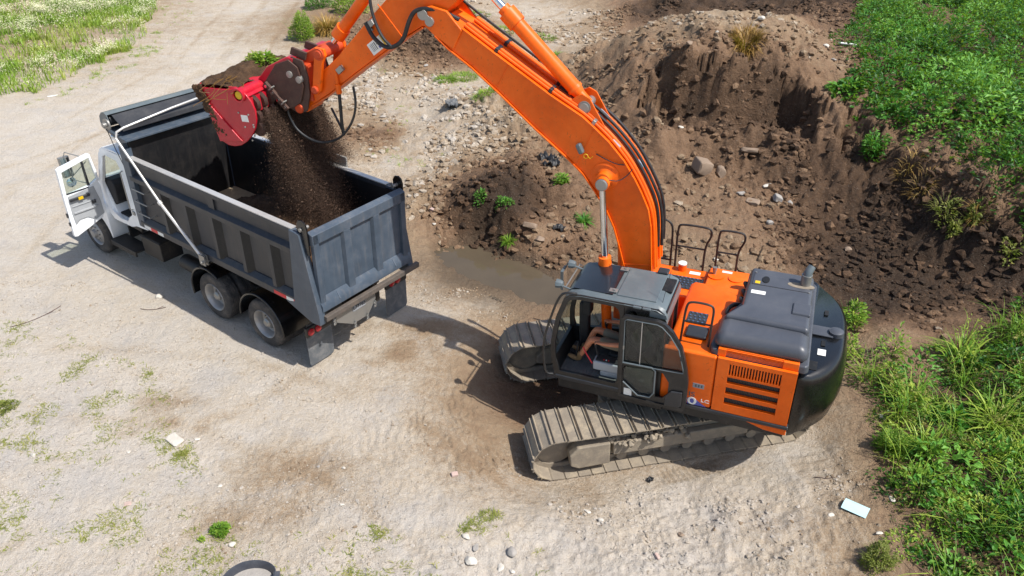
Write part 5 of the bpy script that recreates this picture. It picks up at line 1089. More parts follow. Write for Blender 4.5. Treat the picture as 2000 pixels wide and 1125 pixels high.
e = MB().lathe([(yb+.055, .075), (yb+.075, .07), (yb+.08, .001)], 22, Matrix.Translation((7.25, 0, 5.53)), cap=False); up('tube_cap', M['yellow'], e, bk)
e = MB().prism([(7.30, 5.62), (7.16, 5.58), (6.9, 5.72), (6.45, 5.98), (6.42, 6.06), (6.55, 6.08), (7.02, 5.88)], -.75, .345, 'y'); up('bucket_back', M['red'], e, bk, bevel=.02)
for x, z in ((7.37, 5.20), (7.16, 5.18), (7.10, 5.0), (7.10, 4.96), (7.30, 4.94), (7.11, 4.82), (7.13, 4.79), (7.20, 4.70)):
    e = MB().lathe([(yb+.04, .018), (yb+.055, .016), (yb+.056, .001)], 8, Matrix.Translation((x, 0, z)), cap=False); up('bolt', M['steel'], e, bk)
e = MB().box(7.19, 7.34, yb+.041, yb+.043, 5.04, 5.16); up('warning_label', M['label'], e, bk)
for z in (5.33, 5.10, 4.88):
    e = MB()
    for k in range(9): e.lathe([(-yb+.05+.19*k, .12), (-yb+.09+.19*k, .17), (-yb+.13+.19*k, .12)], 9, Matrix.Translation((7.14+.04*(5.3-z), 0, z)))
    up('screening_drum', M['rust'], e, bk)
# bolted bracket strip at the near side of the coupler
T = Matrix.Translation((6.90, .40, 5.37)) @ Matrix.Rotation(R(-49), 4, 'Y')
e = MB().box(-.30, .30, -.04, .03, -.05, .05, T); bs = up('bracket_strip', M['rust'], e, bevel=.01)
for k in (-.24, -.08, .08, .24): e = MB().lathe([(0, .032), (.02, .03), (.021, .001)], 6, T @ Matrix.Translation((k, .03, 0)), cap=False); up('bolt', M['chrome'], e, bs)
for k in (-.18, .14): e = MB().box(k-.01, k+.01, .0, .1, .05, .13, T); up('rib', M['steel'], e, bs)
# soil carried by the bucket
def upw(p): v = EXM @ (Matrix.Rotation(EX_REL, 3, 'Z') @ Vector(p)); return np.array(v)+EXO
u = np.linspace(0, 1, 60); gu, gv = np.meshgrid(u, u); sx = 8.30-1.0*gu; sy = -yb+.02+2*(yb-.02)*gv
bul = np.sin(np.pi*np.clip(gu*1.05, 0, 1))**.7*np.sin(np.pi*np.clip(gv*.96+.02, 0, 1))**.6
sz = 5.58+.03*gu+bul*(.10+.20*(1-gv)*gu)+fbm(sx, sy, 3.5, 4, 70, .55, True)*.045
V = np.array([upw(p) for p in np.stack([sx.ravel(), sy.ravel(), sz.ravel()], 1)]); idx = np.arange(3600).reshape(60, 60)
tag(np_mesh('bucket_soil', V, np.stack([idx[:-1, :-1], idx[:-1, 1:], idx[1:, 1:], idx[1:, :-1]], -1).reshape(-1, 4), M['soil_dark'], smooth=True), 'heaped brown topsoil in the red bucket', 'soil', kind='stuff')
# mud smeared down the near lip
r_ = np.random.default_rng(3); e = MB()
for k in range(150):
    t = r_.uniform(0, 1)**1.3; x = 8.22-.25*t+r_.uniform(-.14, .04)-.08*t; z = 5.58-.85*t+r_.uniform(-.05, .05); q = r_.uniform(.012, .045)*(1.2-t*.6)
    e.lathe([(-q*.6, q*.3), (-q*.2, q*1.1), (q*.3, q), (q*.6, q*.3)], 6, Matrix.Translation((x, yb+.065, z)) @ Matrix.Rotation(r_.uniform(0, 6), 4, 'Y'))
tag(up('mud_smear', M['soil_dark'], e, bk), kind='stuff')
# falling soil
n = 700000; r_ = np.random.default_rng(9); t = r_.uniform(0, 1, n)**.9
fx = 7.02-.16*r_.random(n)-t*(.42+.52*r_.normal(0, 1, n))-.15*t**2; fy = r_.uniform(-.80, .78, n)*(1+.10*t)+r_.normal(0, .14, n)*t; fz = 5.25-.55*r_.random(n)*(1-t)-t*3.15
clump = fbm(fx*1.0+fy*.4, fz*.35+fy, 3.0, 3, 77); sel = r_.random(n) < np.clip(.88+.5*clump-.1*t, .1, 1); fx, fy, fz = fx[sel], fy[sel], fz[sel]; n = len(fx)
Mu = np.array(EXM @ Matrix.Rotation(EX_REL, 3, 'Z')); C0 = np.stack([fx, fy, fz], 1)@Mu.T+EXO
tx_ = (C0[:, 0]-TRO[0])*math.cos(TR_YAW)+(C0[:, 1]-TRO[1])*math.sin(TR_YAW); ty_ = -(C0[:, 0]-TRO[0])*math.sin(TR_YAW)+(C0[:, 1]-TRO[1])*math.cos(TR_YAW)
ok = (C0[:, 2] > 1.75) & ((np.abs(ty_) < 1.02) | (C0[:, 2] > 3.1)) & (tx_ > -1.45); C0 = C0[ok]; n = len(C0)
sz_ = .0032+.0045*r_.random(n)**3+.012*(r_.random(n) < .006); tet = np.array([[1, 1, 1], [1, -1, -1], [-1, 1, -1], [-1, -1, 1]])*.8
A = r_.normal(size=(n, 3, 3)); Qm, _ = np.linalg.qr(A); V = C0[:, None]+np.einsum('nij,kj->nki', Qm, tet)*sz_[:, None, None]
Fc = (np.arange(n)[:, None, None]*4+np.array([[0, 1, 2], [0, 3, 1], [0, 2, 3], [1, 3, 2]])[None]).reshape(-1, 3)
def crumb():
    t = NT('soil_crumbs'); c = t.ramp(t.attr('tone'), [(0., lin('#2b2018')), (.75, lin('#50392a')), (.97, lin('#665040')), (1., lin('#846e5a'))]); t.set(Base_Color=c, Roughness=.95); return t.m
M['crumb'] = crumb()
tag(np_mesh('falling_soil', V.reshape(-1, 3), Fc, M['crumb'], np.repeat(r_.random(n), 4)), 'brown soil raining from the red bucket into the truck bed', 'soil', kind='stuff')
# ------------------------------------------------------------------ plants, stones, clods, litter
GR = np.random.default_rng(21)
def leaves(P, D, N, L, Wd, fold=.25):
    """leaf blades: base P, tip direction D, face normal N, length, width -> vertices, faces (quads)"""
    D = D/np.linalg.norm(D, axis=1)[:, None]; S = np.cross(D, N); S /= np.linalg.norm(S, axis=1)[:, None]+1e-9; U = np.cross(S, D)
    L = L[:, None]; Wd = Wd[:, None]
    v = np.stack([P, P+D*L*.45+S*Wd*.5+U*Wd*fold, P+D*L-U*L*.12, P+D*L*.45-S*Wd*.5+U*Wd*fold, P+D*L*.5], 1)
    n = len(P); b = (np.arange(n)*5)[:, None, None]; f = np.array([[0, 1, 4, 0], [1, 2, 4, 1], [2, 3, 4, 2], [3, 0, 4, 3]])[:, :3]
    return v.reshape(-1, 3), (b+f[None]).reshape(-1, 3), 5
def blades(P, az, L, Wd, bend, lean):
    """grass blades with three segments"""
    h = np.stack([np.cos(az), np.sin(az), 0*az], 1); sdir = np.stack([-np.sin(az), np.cos(az), 0*az], 1)
    ts = np.array([0, .4, .75, 1.]); wd = np.array([1, .85, .55, .06]); out = []
    for t, q in zip(ts, wd):
        th = lean+bend*t; c = P+h*(L*(np.sin(lean)*t+.5*bend*t*t*np.cos(lean)))[:, None]+np.array([0, 0, 1.])*(L*np.maximum(np.cos(lean)*t-.5*bend*t*t*np.sin(lean+.4*bend)-.16*bend**2*t**3, -.1))[:, None]
        out += [c-sdir*(Wd*q*.5)[:, None], c+sdir*(Wd*q*.5)[:, None]]
    v = np.stack(out, 1); n = len(P); b = (np.arange(n)*8)[:, None, None]
    f = np.array([[0, 1, 3, 2], [2, 3, 5, 4], [4, 5, 7, 6]]); f = np.concatenate([f[:, [0, 1, 2]], f[:, [0, 2, 3]]])
    return v.reshape(-1, 3), (b+f[None]).reshape(-1, 3), 8
class Acc:
    def __init__(s): s.v = []; s.f = []; s.t = []; s.n = 0
    def add(s, vfk, tone):
        v, f, k = vfk; s.v.append(v); s.f.append(f+s.n); s.t.append(np.repeat(np.clip(tone, 0, 1), k)); s.n += len(v)
    def build(s, name, mat): return np_mesh(name, np.concatenate(s.v), np.concatenate(s.f), mat, np.concatenate(s.t))
def inpoly(x, y, poly):
    poly = np.asarray(poly); c = np.zeros(len(x), bool); j = len(poly)-1
    for i in range(len(poly)):
        a, b = poly[i], poly[j]; k = ((a[1] > y) != (b[1] > y)) & (x < (b[0]-a[0])*(y-a[1])/(b[1]-a[1]+1e-12)+a[0]); c ^= k; j = i
    return c
def scatter(polypx, n, seed):
    """n points spread evenly over the piece of ground outlined in the photograph"""
    poly = np.array([hit(*p)[:2] if p[1] >= -25 else at(p[0], p[1], 2.0)[:2] for p in polypx]); r = np.random.default_rng(seed); lo_, hi = poly.min(0), poly.max(0); X = np.zeros(0); Yy = np.zeros(0)
    while len(X) < n:
        x = r.uniform(lo_[0], hi[0], n*2); y = r.uniform(lo_[1], hi[1], n*2); k = inpoly(x, y, poly); X = np.r_[X, x[k]]; Yy = np.r_[Yy, y[k]]
    X, Yy = X[:n], Yy[:n]
    nz = np.stack([vnoise(X, Yy, 1.3, seed), vnoise(X, Yy, 1.3, seed+5)], 1)*.35
    return X+nz[:, 0], Yy+nz[:, 1], poly
def rdir(n, r, up=.35):
    a = r.uniform(0, 2*np.pi, n); z = r.uniform(-.5, 1, n)*.6+up; return np.stack([np.cos(a), np.sin(a), z], 1)
strip_a, strip_b = np.array(hit(1795, 12)[:2]), np.array(hit(1975, 112)[:2])
def instrip(x, y):
    d = strip_b-strip_a; t = np.clip(((x-strip_a[0])*d[0]+(y-strip_a[1])*d[1])/(d@d), -.2, 1.4); return np.hypot(x-strip_a[0]-t*d[0], y-strip_a[1]-t*d[1]) < .75+.35*vnoise(x, y, 1.2, 3)
def thicket2(name, poly, nplants, per, seed, rad, hgt, ll, mat, label, tone0=.45, gap=None, wl=.42, patch=-2., freq=.5, cat='weeds', grass=0, gapd=0.):
    r = np.random.default_rng(seed); x, y, pw = scatter(poly, nplants, seed); keep = fbm(x, y, freq, 3, seed+8) > patch
    if gap is not None: keep &= ~gap(x, y)
    x, y = x[keep], y[keep]
    if gapd:
        sel = []
        for i in range(len(x)):
            if all((x[i]-x[j])**2+(y[i]-y[j])**2 > gapd*gapd*(.6+.8*r.random()) for j in sel): sel.append(i)
        x, y = x[sel], y[sel]
    m = len(x); rr0 = rad*(.5+1.0*r.random(m)**1.5); hh = hgt*(.35+.9*r.random(m)**1.3)*(.75+.45*fbm(x, y, .4, 2, seed+3)); hh = np.maximum(hh, .08)
    k = np.repeat(np.arange(m), (per*(rr0/rad)).astype(int)+6); q = len(k); th = r.uniform(0, 6.28, q); ph = np.arccos(1-r.random(q)*1.0)
    sh = (.55+.45*r.random(q)**.5); X = x[k]+rr0[k]*sh*np.sin(ph)*np.cos(th); Yy = y[k]+rr0[k]*sh*np.sin(ph)*np.sin(th); zz = ground(X, Yy)+hh[k]*sh*np.cos(ph)*(.9+.2*r.random(q))
    a = Acc(); D = np.stack([np.cos(th)*np.sin(ph)+r.normal(0, .35, q), np.sin(th)*np.sin(ph)+r.normal(0, .35, q), .15+.3*np.cos(ph)+r.normal(0, .3, q)], 1)
    N = np.stack([.7*np.cos(th)*np.sin(ph)+r.normal(0, .5, q), .7*np.sin(th)*np.sin(ph)+r.normal(0, .5, q), .35+np.cos(ph)], 1)
    lp = ll*(.65+.7*r.random(m)); L = lp[k]*(.6+.7*r.random(q)); tn = tone0+.30*r.normal(size=m)
    a.add(leaves(np.stack([X, Yy, zz], 1), D, N, L, L*wl*(.8+.4*r.random(q))), tn[k]+r.normal(0, .12, q))
    if grass:
        g_ = r.choice(m, grass); q = grass*14; g_ = np.repeat(g_, 14); X = x[g_]+r.normal(0, .09, q); Yy = y[g_]+r.normal(0, .09, q)
        a.add(blades(np.stack([X, Yy, ground(X, Yy)+hh[g_]*.2], 1), r.uniform(0, 6.28, q), hgt*1.3*(.5+.7*r.random(q)), .008+.012*r.random(q), .4+1.1*r.random(q), .1+.45*r.random(q)), tone0+.15+r.normal(0, .2, q))
    return tag(a.build(name, mat), label, cat, kind='stuff')
TRP = [(1700, -5), (1685, 60), (1655, 110), (1632, 150), (1628, 188), (1680, 212), (1740, 240), (1800, 284), (1865, 328), (1930, 370), (2000, 408), (2120, 465), (2200, 300), (2200, 60), (2120, -15), (1900, -20)]
thicket2('weeds', TRP, 1300, 200, 31, .66, 1.55, .14, M['leaf'], 'dense dark green broad-leaved weeds covering the bank behind the dug slope', .52, instrip, .45, gapd=.66)
thicket2('tall_weeds', TRP, 300, 130, 32, .55, 1.5, .19, M['leaf'], 'taller big-leaved plants standing up through the bank weeds', .6, instrip, .5, -.05, gapd=1.5)
thicket2('ground_cover', TRP, 1200, 16, 33, .35, .25, .13, M['leaf'], 'low dark leaves filling the gaps of the bank weeds', .05, instrip, .5)
LRP = [(2150, 640), (2010, 622), (1950, 650), (1890, 700), (1830, 735), (1770, 745), (1720, 735), (1685, 760), (1700, 800), (1722, 850), (1735, 905), (1722, 940), (1752, 985), (1778, 1030), (1798, 1080), (1845, 1110), (1870, 1190), (2010, 1260), (2160, 1180)]
thicket2('weeds', LRP, 600, 150, 41, .30, .62, .078, M['leaf_b'], 'tangle of green weeds behind the black counterweight', .5, None, .45, grass=50, gapd=.40)
thicket2('feathery_weeds', LRP, 160, 230, 43, .25, .55, .042, M['leaf_b'], 'feathery bright green plants mixed through the near weeds', .68, None, .3, -.15, .9, gapd=.55)
thicket2('broad_weeds', LRP, 130, 50, 44, .27, .68, .12, M['leaf'], 'broad dark leaves mixed through the near weeds', .65, None, .5, -.1, .9, gapd=.45)
thicket2('yellow_weeds', LRP, 130, 60, 45, .18, .48, .06, M['leaf_y'], 'yellowing plants mixed through the near weeds', .6, None, .4, .0, .9)
thicket2('ground_cover', LRP, 700, 16, 46, .18, .13, .06, M['leaf'], 'low dark leaves under the near weeds', .15, None, .5)
# meadow with small white flowers
MEA = [(-120, -20), (335, -20), (300, 25), (285, 60), (262, 95), (200, 118), (140, 158), (60, 182), (-120, 205)]
x, y, _ = scatter(MEA, 34000, 51); r = np.random.default_rng(52); dens = fbm(x, y, .35, 3, 53); k = r.random(len(x)) < np.clip(.62+.6*dens, .15, 1); x, y = x[k], y[k]; g = ground(x, y); n = len(x); a = Acc()
a.add(blades(np.stack([x, y, g], 1), r.uniform(0, 6.28, n), .22+.28*r.random(n), .020+.02*r.random(n), .3+.9*r.random(n), .4*r.random(n)), .45+.28*fbm(x, y, .5, 3, 54)+r.normal(0, .15, n))
tag(a.build('meadow_grass', M['grass']), 'tall light green meadow grass beside the dirt road', 'grass', kind='stuff')
k = np.repeat(np.nonzero(r.random(n) < np.clip(.22+.7*fbm(x, y, .55, 3, 57), .03, .9))[0], 5); x, y, g = x[k], y[k], g[k]; n = len(x); a = Acc()
d = .12; a.add(leaves(np.stack([x+r.normal(0, d, n), y+r.normal(0, d, n), g+.22+.25*r.random(n)], 1), rdir(n, r, 0), np.tile([0, 0, 1.], (n, 1))+r.normal(0, .2, (n, 3)), .022+.026*r.random(n), .024+.02*r.random(n), 0), r.random(n))
tag(a.build('meadow_flowers', M['flower']), 'small cream flowers scattered through the meadow grass', 'flowers', kind='stuff')
# sparse weeds on the dusty ground
def sparse(name, poly, n, seed, label, mat, h=.07, per=7, thr=-.1, freq=1.1):
    r = np.random.default_rng(seed); x, y, _ = scatter(poly, n, seed); d = fbm(x, y, freq, 3, seed+3); k = r.random(n) < np.clip((d-thr)*1.2, .02, 1); x, y = x[k], y[k]; m = len(x)
    sz = .55+.9*r.random(m)**2
    X = np.repeat(x, per)+r.normal(0, .035, m*per)*np.repeat(sz, per); Yy = np.repeat(y, per)+r.normal(0, .035, m*per)*np.repeat(sz, per); q = len(X); S = np.repeat(sz, per)
    a = Acc(); a.add(blades(np.stack([X, Yy, ground(X, Yy)-.005], 1), r.uniform(0, 6.28, q), h*S*(.6+.8*r.random(q)), .007+.007*r.random(q), .4+r.random(q), .3+.7*r.random(q)), np.repeat(.35+.5*r.random(m), per)+r.normal(0, .12, q))
    return tag(a.build(name, mat), label, 'weeds', kind='stuff')
sparse('ground_weeds', [(-60, 640), (150, 650), (330, 740), (420, 900), (400, 1040), (560, 1090), (700, 1180), (-60, 1200)], 4600, 61, 'thin yellow green weeds dotted over the pale dust in front of the truck', M['leaf_y'], .06, 6, -.15, 2.0)
sparse('ground_weeds', [(380, 1050), (620, 1025), (800, 1025), (1000, 1020), (1080, 1070), (1040, 1180), (380, 1190)], 1500, 66, 'sparse weeds in the dust along the near edge of the yard', M['leaf_y'], .08, 6, .0, 2.0)
sparse('ground_weeds', [(700, 140), (880, 130), (1000, 170), (900, 300), (800, 330), (700, 300), (640, 230)], 500, 71, 'faint grass between the soil heaps beyond the truck', M['grass'], .12, 9, .15)
sparse('ground_weeds', [(180, 120), (300, 60), (330, 0), (380, 0), (340, 80), (220, 150), (60, 210)], 900, 73, 'thin grass along the meadow edge of the dirt road', M['grass'], .16, 7, -.2)

# individual plants
def plant(name, px, py, label, cat, rad, h, n, mat, style='leaf', seed=0, group=None, ll=.09, z=None, tone=.5, xyz=None, wd=.02):
    r = np.random.default_rng(seed+1000); X, Yy, Zz = xyz if xyz is not None else hit(px, py); a = Acc()
    if style == 'leaf':
        th = r.uniform(0, 6.28, n); q = np.sqrt(r.random(n))*rad*(.72+.4*vnoise(th*1.3, th*0+seed, 1.0, seed)); t = r.random(n)**.7*(.8+.35*vnoise(th*1.1, q/rad*2, 1.0, seed+3)); x = X+q*np.cos(th)*(1.05-.35*t); y = Yy+q*np.sin(th)*(1.05-.35*t); zz = (ground(x, y) if xyz is None else Zz)+h*t*np.sqrt(np.clip(1-(q/rad)**2*.7, 0, 1))
        D = np.stack([np.cos(th)*.8, np.sin(th)*.8, .1+.5*r.random(n)], 1)+r.normal(0, .4, (n, 3)); N = np.stack([r.normal(0, .4, n), r.normal(0, .4, n), np.ones(n)], 1)
        a.add(leaves(np.stack([x, y, zz], 1), D, N, ll*(.6+.7*r.random(n)), ll*(.3+.22*r.random(n))), tone+r.normal(0, .2, n))
        ns = max(4, n//25); th = r.uniform(0, 6.28, ns); a.add(blades(np.stack([X+.2*rad*np.cos(th), Yy+.2*rad*np.sin(th), np.full(ns, Zz-.02)], 1), th, np.full(ns, h*1.0), np.full(ns, .010), .2+.5*r.random(ns), .2+.5*r.random(ns)), np.full(ns, .25))
    else:
        th = r.uniform(0, 6.28, n); q = np.sqrt(r.random(n))*rad*.35; x = X+q*np.cos(th); y = Yy+q*np.sin(th)
        a.add(blades(np.stack([x, y, (ground(x, y) if xyz is None else np.full(n, Zz))-.01], 1), th+r.normal(0, .5, n), h*(.6+.6*r.random(n)), wd*(.6+.8*r.random(n)), .5+1.1*r.random(n), .1+.55*r.random(n)), tone+r.normal(0, .2, n))
    return tag(a.build(name, mat), label, cat, group)
gb = 'long bladed grass clumps in the weeds'
plant('grass_clump', 1775, 790, 'arching grass clump nearest the black counterweight at the weed edge', 'grass clump', .6, .6, 70, M['leaf_b'], 'blade', 1, gb, tone=.7, wd=.03)
plant('grass_clump', 1880, 705, 'tall pale grass clump beside the bare brown mound', 'grass clump', .65, .68, 90, M['leaf_b'], 'blade', 2, gb, tone=.65, wd=.035)
plant('grass_clump', 1945, 830, 'large fountain of bright grass blades low at the right edge of the weeds', 'grass clump', .75, .66, 110, M['leaf_b'], 'blade', 3, gb, tone=.8, wd=.035)
plant('grass_clump', 1800, 875, 'slim upright grass clump behind the round feathery bush', 'grass clump', .4, .55, 40, M['leaf_b'], 'blade', 4, gb, tone=.75, wd=.03)
plant('bush', 1742, 880, 'rounded feathery bright green bush at the corner of the weeds', 'bush', .36, .42, 2400, M['leaf_b'], seed=5, ll=.04, tone=.6)
plant('bush', 1712, 1100, 'low feathery green bush on the dirt lip beside the pale stones', 'bush', .3, .28, 1300, M['leaf_y'], seed=6, ll=.045, tone=.35)
plant('weed_plant', 1745, 950, 'small dark green weed alone in front of the weed bank', 'weed', .12, .14, 120, M['leaf'], seed=7, ll=.05)
plant('weed_plant', 1660, 640, 'leafy green plant right behind the black counterweight', 'weed', .42, .6, 420, M['leaf_b'], seed=8, ll=.11, tone=.6)
plant('weed_plant', 1650, 700, 'yellow green weed between the counterweight and the brown mound', 'weed', .3, .5, 300, M['leaf_b'], seed=9, ll=.08, tone=.75)
plant('weed_plant', 1735, 705, 'spindly weed standing in front of the bare brown mound', 'weed', .4, .7, 240, M['leaf_b'], seed=10, ll=.09, tone=.6)
plant('weed_plant', 1700, 305, 'bunch of dark green weeds hanging on the dug slope', 'weed', .5, .5, 500, M['leaf'], seed=11, ll=.13, tone=.5)
plant('weed_plant', 1097, 362, 'bright green broad weed on the heap under the boom', 'weed', .27, .34, 180, M['leaf_b'], seed=12, ll=.13, tone=.45)
plant('weed_plant', 940, 390, 'leafy weed on the left flank of the dark soil heap', 'weed', .2, .22, 140, M['leaf'], seed=13, ll=.08, tone=.6)
plant('weed_plant', 985, 398, 'row of small leafy weeds lying across the dark soil heap', 'weed', .28, .14, 240, M['leaf'], seed=14, ll=.075, tone=.65)
plant('grass_tuft', 993, 475, 'green grass tuft on the pale clay lump by the puddle', 'grass', .2, .22, 160, M['leaf_b'], 'blade', 15, tone=.6)
plant('grass_tuft', 1140, 435, 'small green sprig on the slope beside the boom cylinder', 'grass', .22, .3, 110, M['leaf'], 'blade', 16, tone=.6)
plant('weed_plant', 433, 1045, 'round bright green weed on the dust above the rubber tub', 'weed', .17, .16, 700, M['leaf_b'], seed=17, ll=.045, tone=.5)
plant('weed_plant', 395, 1058, 'tiny yellow green weed left of the bright round weed', 'weed', .06, .07, 90, M['leaf_b'], seed=18, ll=.035, tone=.8)
plant('bush', 592, 78, 'yellow green bush at the bend of the dirt road', 'bush', .75, 1.35, 2300, M['leaf_b'], seed=19, ll=.10, tone=.7)
plant('bush', 640, 62, 'clump of brown dried stalks beside the yellow green bush', 'bush', .95, .9, 900, M['dry'], 'blade', 20, tone=.5, wd=.03)
plant('bush', 690, 25, 'grey green bush behind the dried stalks', 'bush', 1.2, 1.1, 1700, M['grass'], seed=21, ll=.14, tone=.5)
plant('bush', 625, 15, 'dark green bush farthest up the road bend', 'bush', 1.0, 1.0, 1500, M['leaf'], seed=22, ll=.13, tone=.5)
plant('grass_tuft', 600, 128, 'patch of short green grass at the foot of the roadside bush', 'grass', 1.0, .25, 700, M['grass'], 'blade', 23, tone=.4)
gt = 'grass patches between the heaps'
for i, (px, py, rd, lb) in enumerate(((870, 158, .7, 'bright grass patch just left of the boom'), (905, 152, 1.0, 'wide bright grass patch against the boom edge'), (950, 178, .8, 'grass patch under the boom above the grey gravel heap'), (1060, 75, 1.1, 'grass patch beside the arm cylinder'), (1082, 108, .9, 'grass patch at the foot of the big mound'), (980, 60, 1.3, 'pale grass behind the boom by the track'), (930, 30, 1.3, 'pale grass farthest behind the boom'))):
    plant('grass_tuft', px, py, lb, 'grass', rd*1.6, .22, 420, M['grass'], 'blade', 24+i, gt, tone=.25+.1*(i % 3))
plant('dry_bush', 1455, 92, 'dry orange brown bush hanging over the cliff edge of the mound', 'dry bush', 1.0, .5, 800, M['dry'], 'blade', 33, tone=.3, wd=.02)
for i, (px, py, lb, rd) in enumerate(((1775, 330, 'straw coloured dead weeds hanging over the bank edge', .9), (1800, 370, 'yellow dead stalks sliding down the dug slope', .9), (1840, 410, 'dead stalks with green leaves low on the slope', .7), (1905, 430, 'dry weeds at the bank edge near the right side', .7))):
    plant('dead_weeds', px, py, lb, 'dead weeds', rd*.6, .4, 80, M['dry'] if i != 2 else M['leaf_y'], 'blade', 40+i, 'dead weeds on the dug slope', tone=.6, wd=.012)
for i, (px, py, lb, rd) in enumerate(((1850, 418, 'green weeds fallen at the foot of the bank', .45), (1900, 425, 'pale weeds just below the bank edge', .4), (1970, 500, 'leafy weeds lying at the right edge of the dark soil', .6), (1860, 455, 'small grass tuft alone on the dark floor', .25))):
    plant('weed_plant', px, py, lb, 'weed', rd*.6, .2, 200, M['leaf_y'], seed=50+i, ll=.10, tone=.5)
plant('weed_plant', 8, 800, 'green weed mat at the left edge of the yard', 'weed', .3, .12, 700, M['leaf_y'], seed=60, ll=.045, tone=.4)
# greenery torn up with the soil in the bucket
p = upw((7.62, -.30, 5.66)); plant('weed_plant', 0, 0, 'leafy weeds lying on the soil in the red bucket', 'weed', .40, .2, 200, M['leaf_b'], seed=61, ll=.14, xyz=p, tone=.6)
p = upw((7.95, -.45, 5.66)); plant('weed_plant', 0, 0, 'wilted weeds on the far rim of the bucket load', 'weed', .26, .14, 90, M['leaf_y'], seed=62, ll=.12, xyz=p, tone=.4)
r = np.random.default_rng(63); e = MB()
for k in range(11):
    b = np.array([7.95-.5*r.random(), .85-.75*r.random()**1.5, 5.70]); q = [tuple(upw(b+np.array([.12*j*r.normal(.2, .7), .16*j*r.normal(.6, .5), .03-.06*j*j*.3+(.0 if b[1]+.1*j < .9 else -.1)]))) for j in range(4)]
    e.tube(q, .004+.003*r.random(), 5, smooth=2)
tag(e.build('torn_roots', M['dry']), 'pale torn roots hanging over the near edge of the red bucket', 'roots', kind='stuff')

# ------------------------------------------------------------------ stones
def rockmat(name, a, b):
    t = NT(name); n = t.noise(6, 6, .7); n2 = t.noise(40, 4, .6); t.set(Base_Color=t.mix(t.math('ADD', t.math('MULTIPLY', n, .7), t.math('MULTIPLY', n2, .3)), lin(a), lin(b)), Roughness=.9); t.bump(t.math('ADD', n, t.math('MULTIPLY', n2, .4)), .5, .03); return t.m
M['rock_w'] = rockmat('pale_stone', '#a69d90', '#dcd6ca'); M['rock_g'] = rockmat('grey_stone', '#7d7873', '#b0aaa2'); M['rock_b'] = rockmat('earthy_stone', '#6f5d4e', '#a08c78'); M['brick'] = rockmat('pink_brick', '#a58b80', '#cdb5aa')
def ico(sub):
    bm = bmesh.new(); bmesh.ops.create_icosphere(bm, subdivisions=sub, radius=1); v = np.array([x.co[:] for x in bm.verts]); f = np.array([[q.index for q in x.verts] for x in bm.faces]); bm.free(); return v, f
IV, IF = ico(3)
def stone(px, py, size, mat, label, sc=(1, .75, .5), seed=0, block=False, tilt=None, name='stone', group=None, sink=.25):
    r = np.random.default_rng(seed+300); v = IV.copy()
    if block: v = np.sign(v)*np.abs(v)**.28; v /= np.abs(v).max()
    else:
        for k in range(11):
            d = r.normal(size=3); d /= np.linalg.norm(d); c = r.uniform(.55, .85); s_ = v@d; v -= np.where(s_ > c, s_-c, 0)[:, None]*d
    nz = np.array([vnoise(v[:, 0]+v[:, 2]*.7, v[:, 1]-v[:, 2]*.6, 2.2, seed+q) for q in (1, 2, 3)]).T; v = v*(1+.10*nz)*np.array(sc)*size*.5
    E_ = Matrix.Rotation(r.uniform(0, 6.28), 3, 'Z') @ Matrix.Rotation(r.normal(0, .12) if tilt is None else tilt, 3, 'X'); v = v@np.array(E_).T
    x, y, z = hit(px, py); v = v*(.72 if y < 14 else .62); me_ = np_mesh(name, v, IF, mat, smooth=False)
    me_.location = (x, y, z-v[:, 2].min()*(1-sink)-.0); me_.data.set_sharp_from_angle(angle=R(28)); me_.data.polygons.foreach_set('use_smooth', [True]*len(IF)); return tag(me_, label, 'stone', group)
W_, G_, B_, K_ = M['rock_w'], M['rock_g'], M['rock_b'], M['brick']
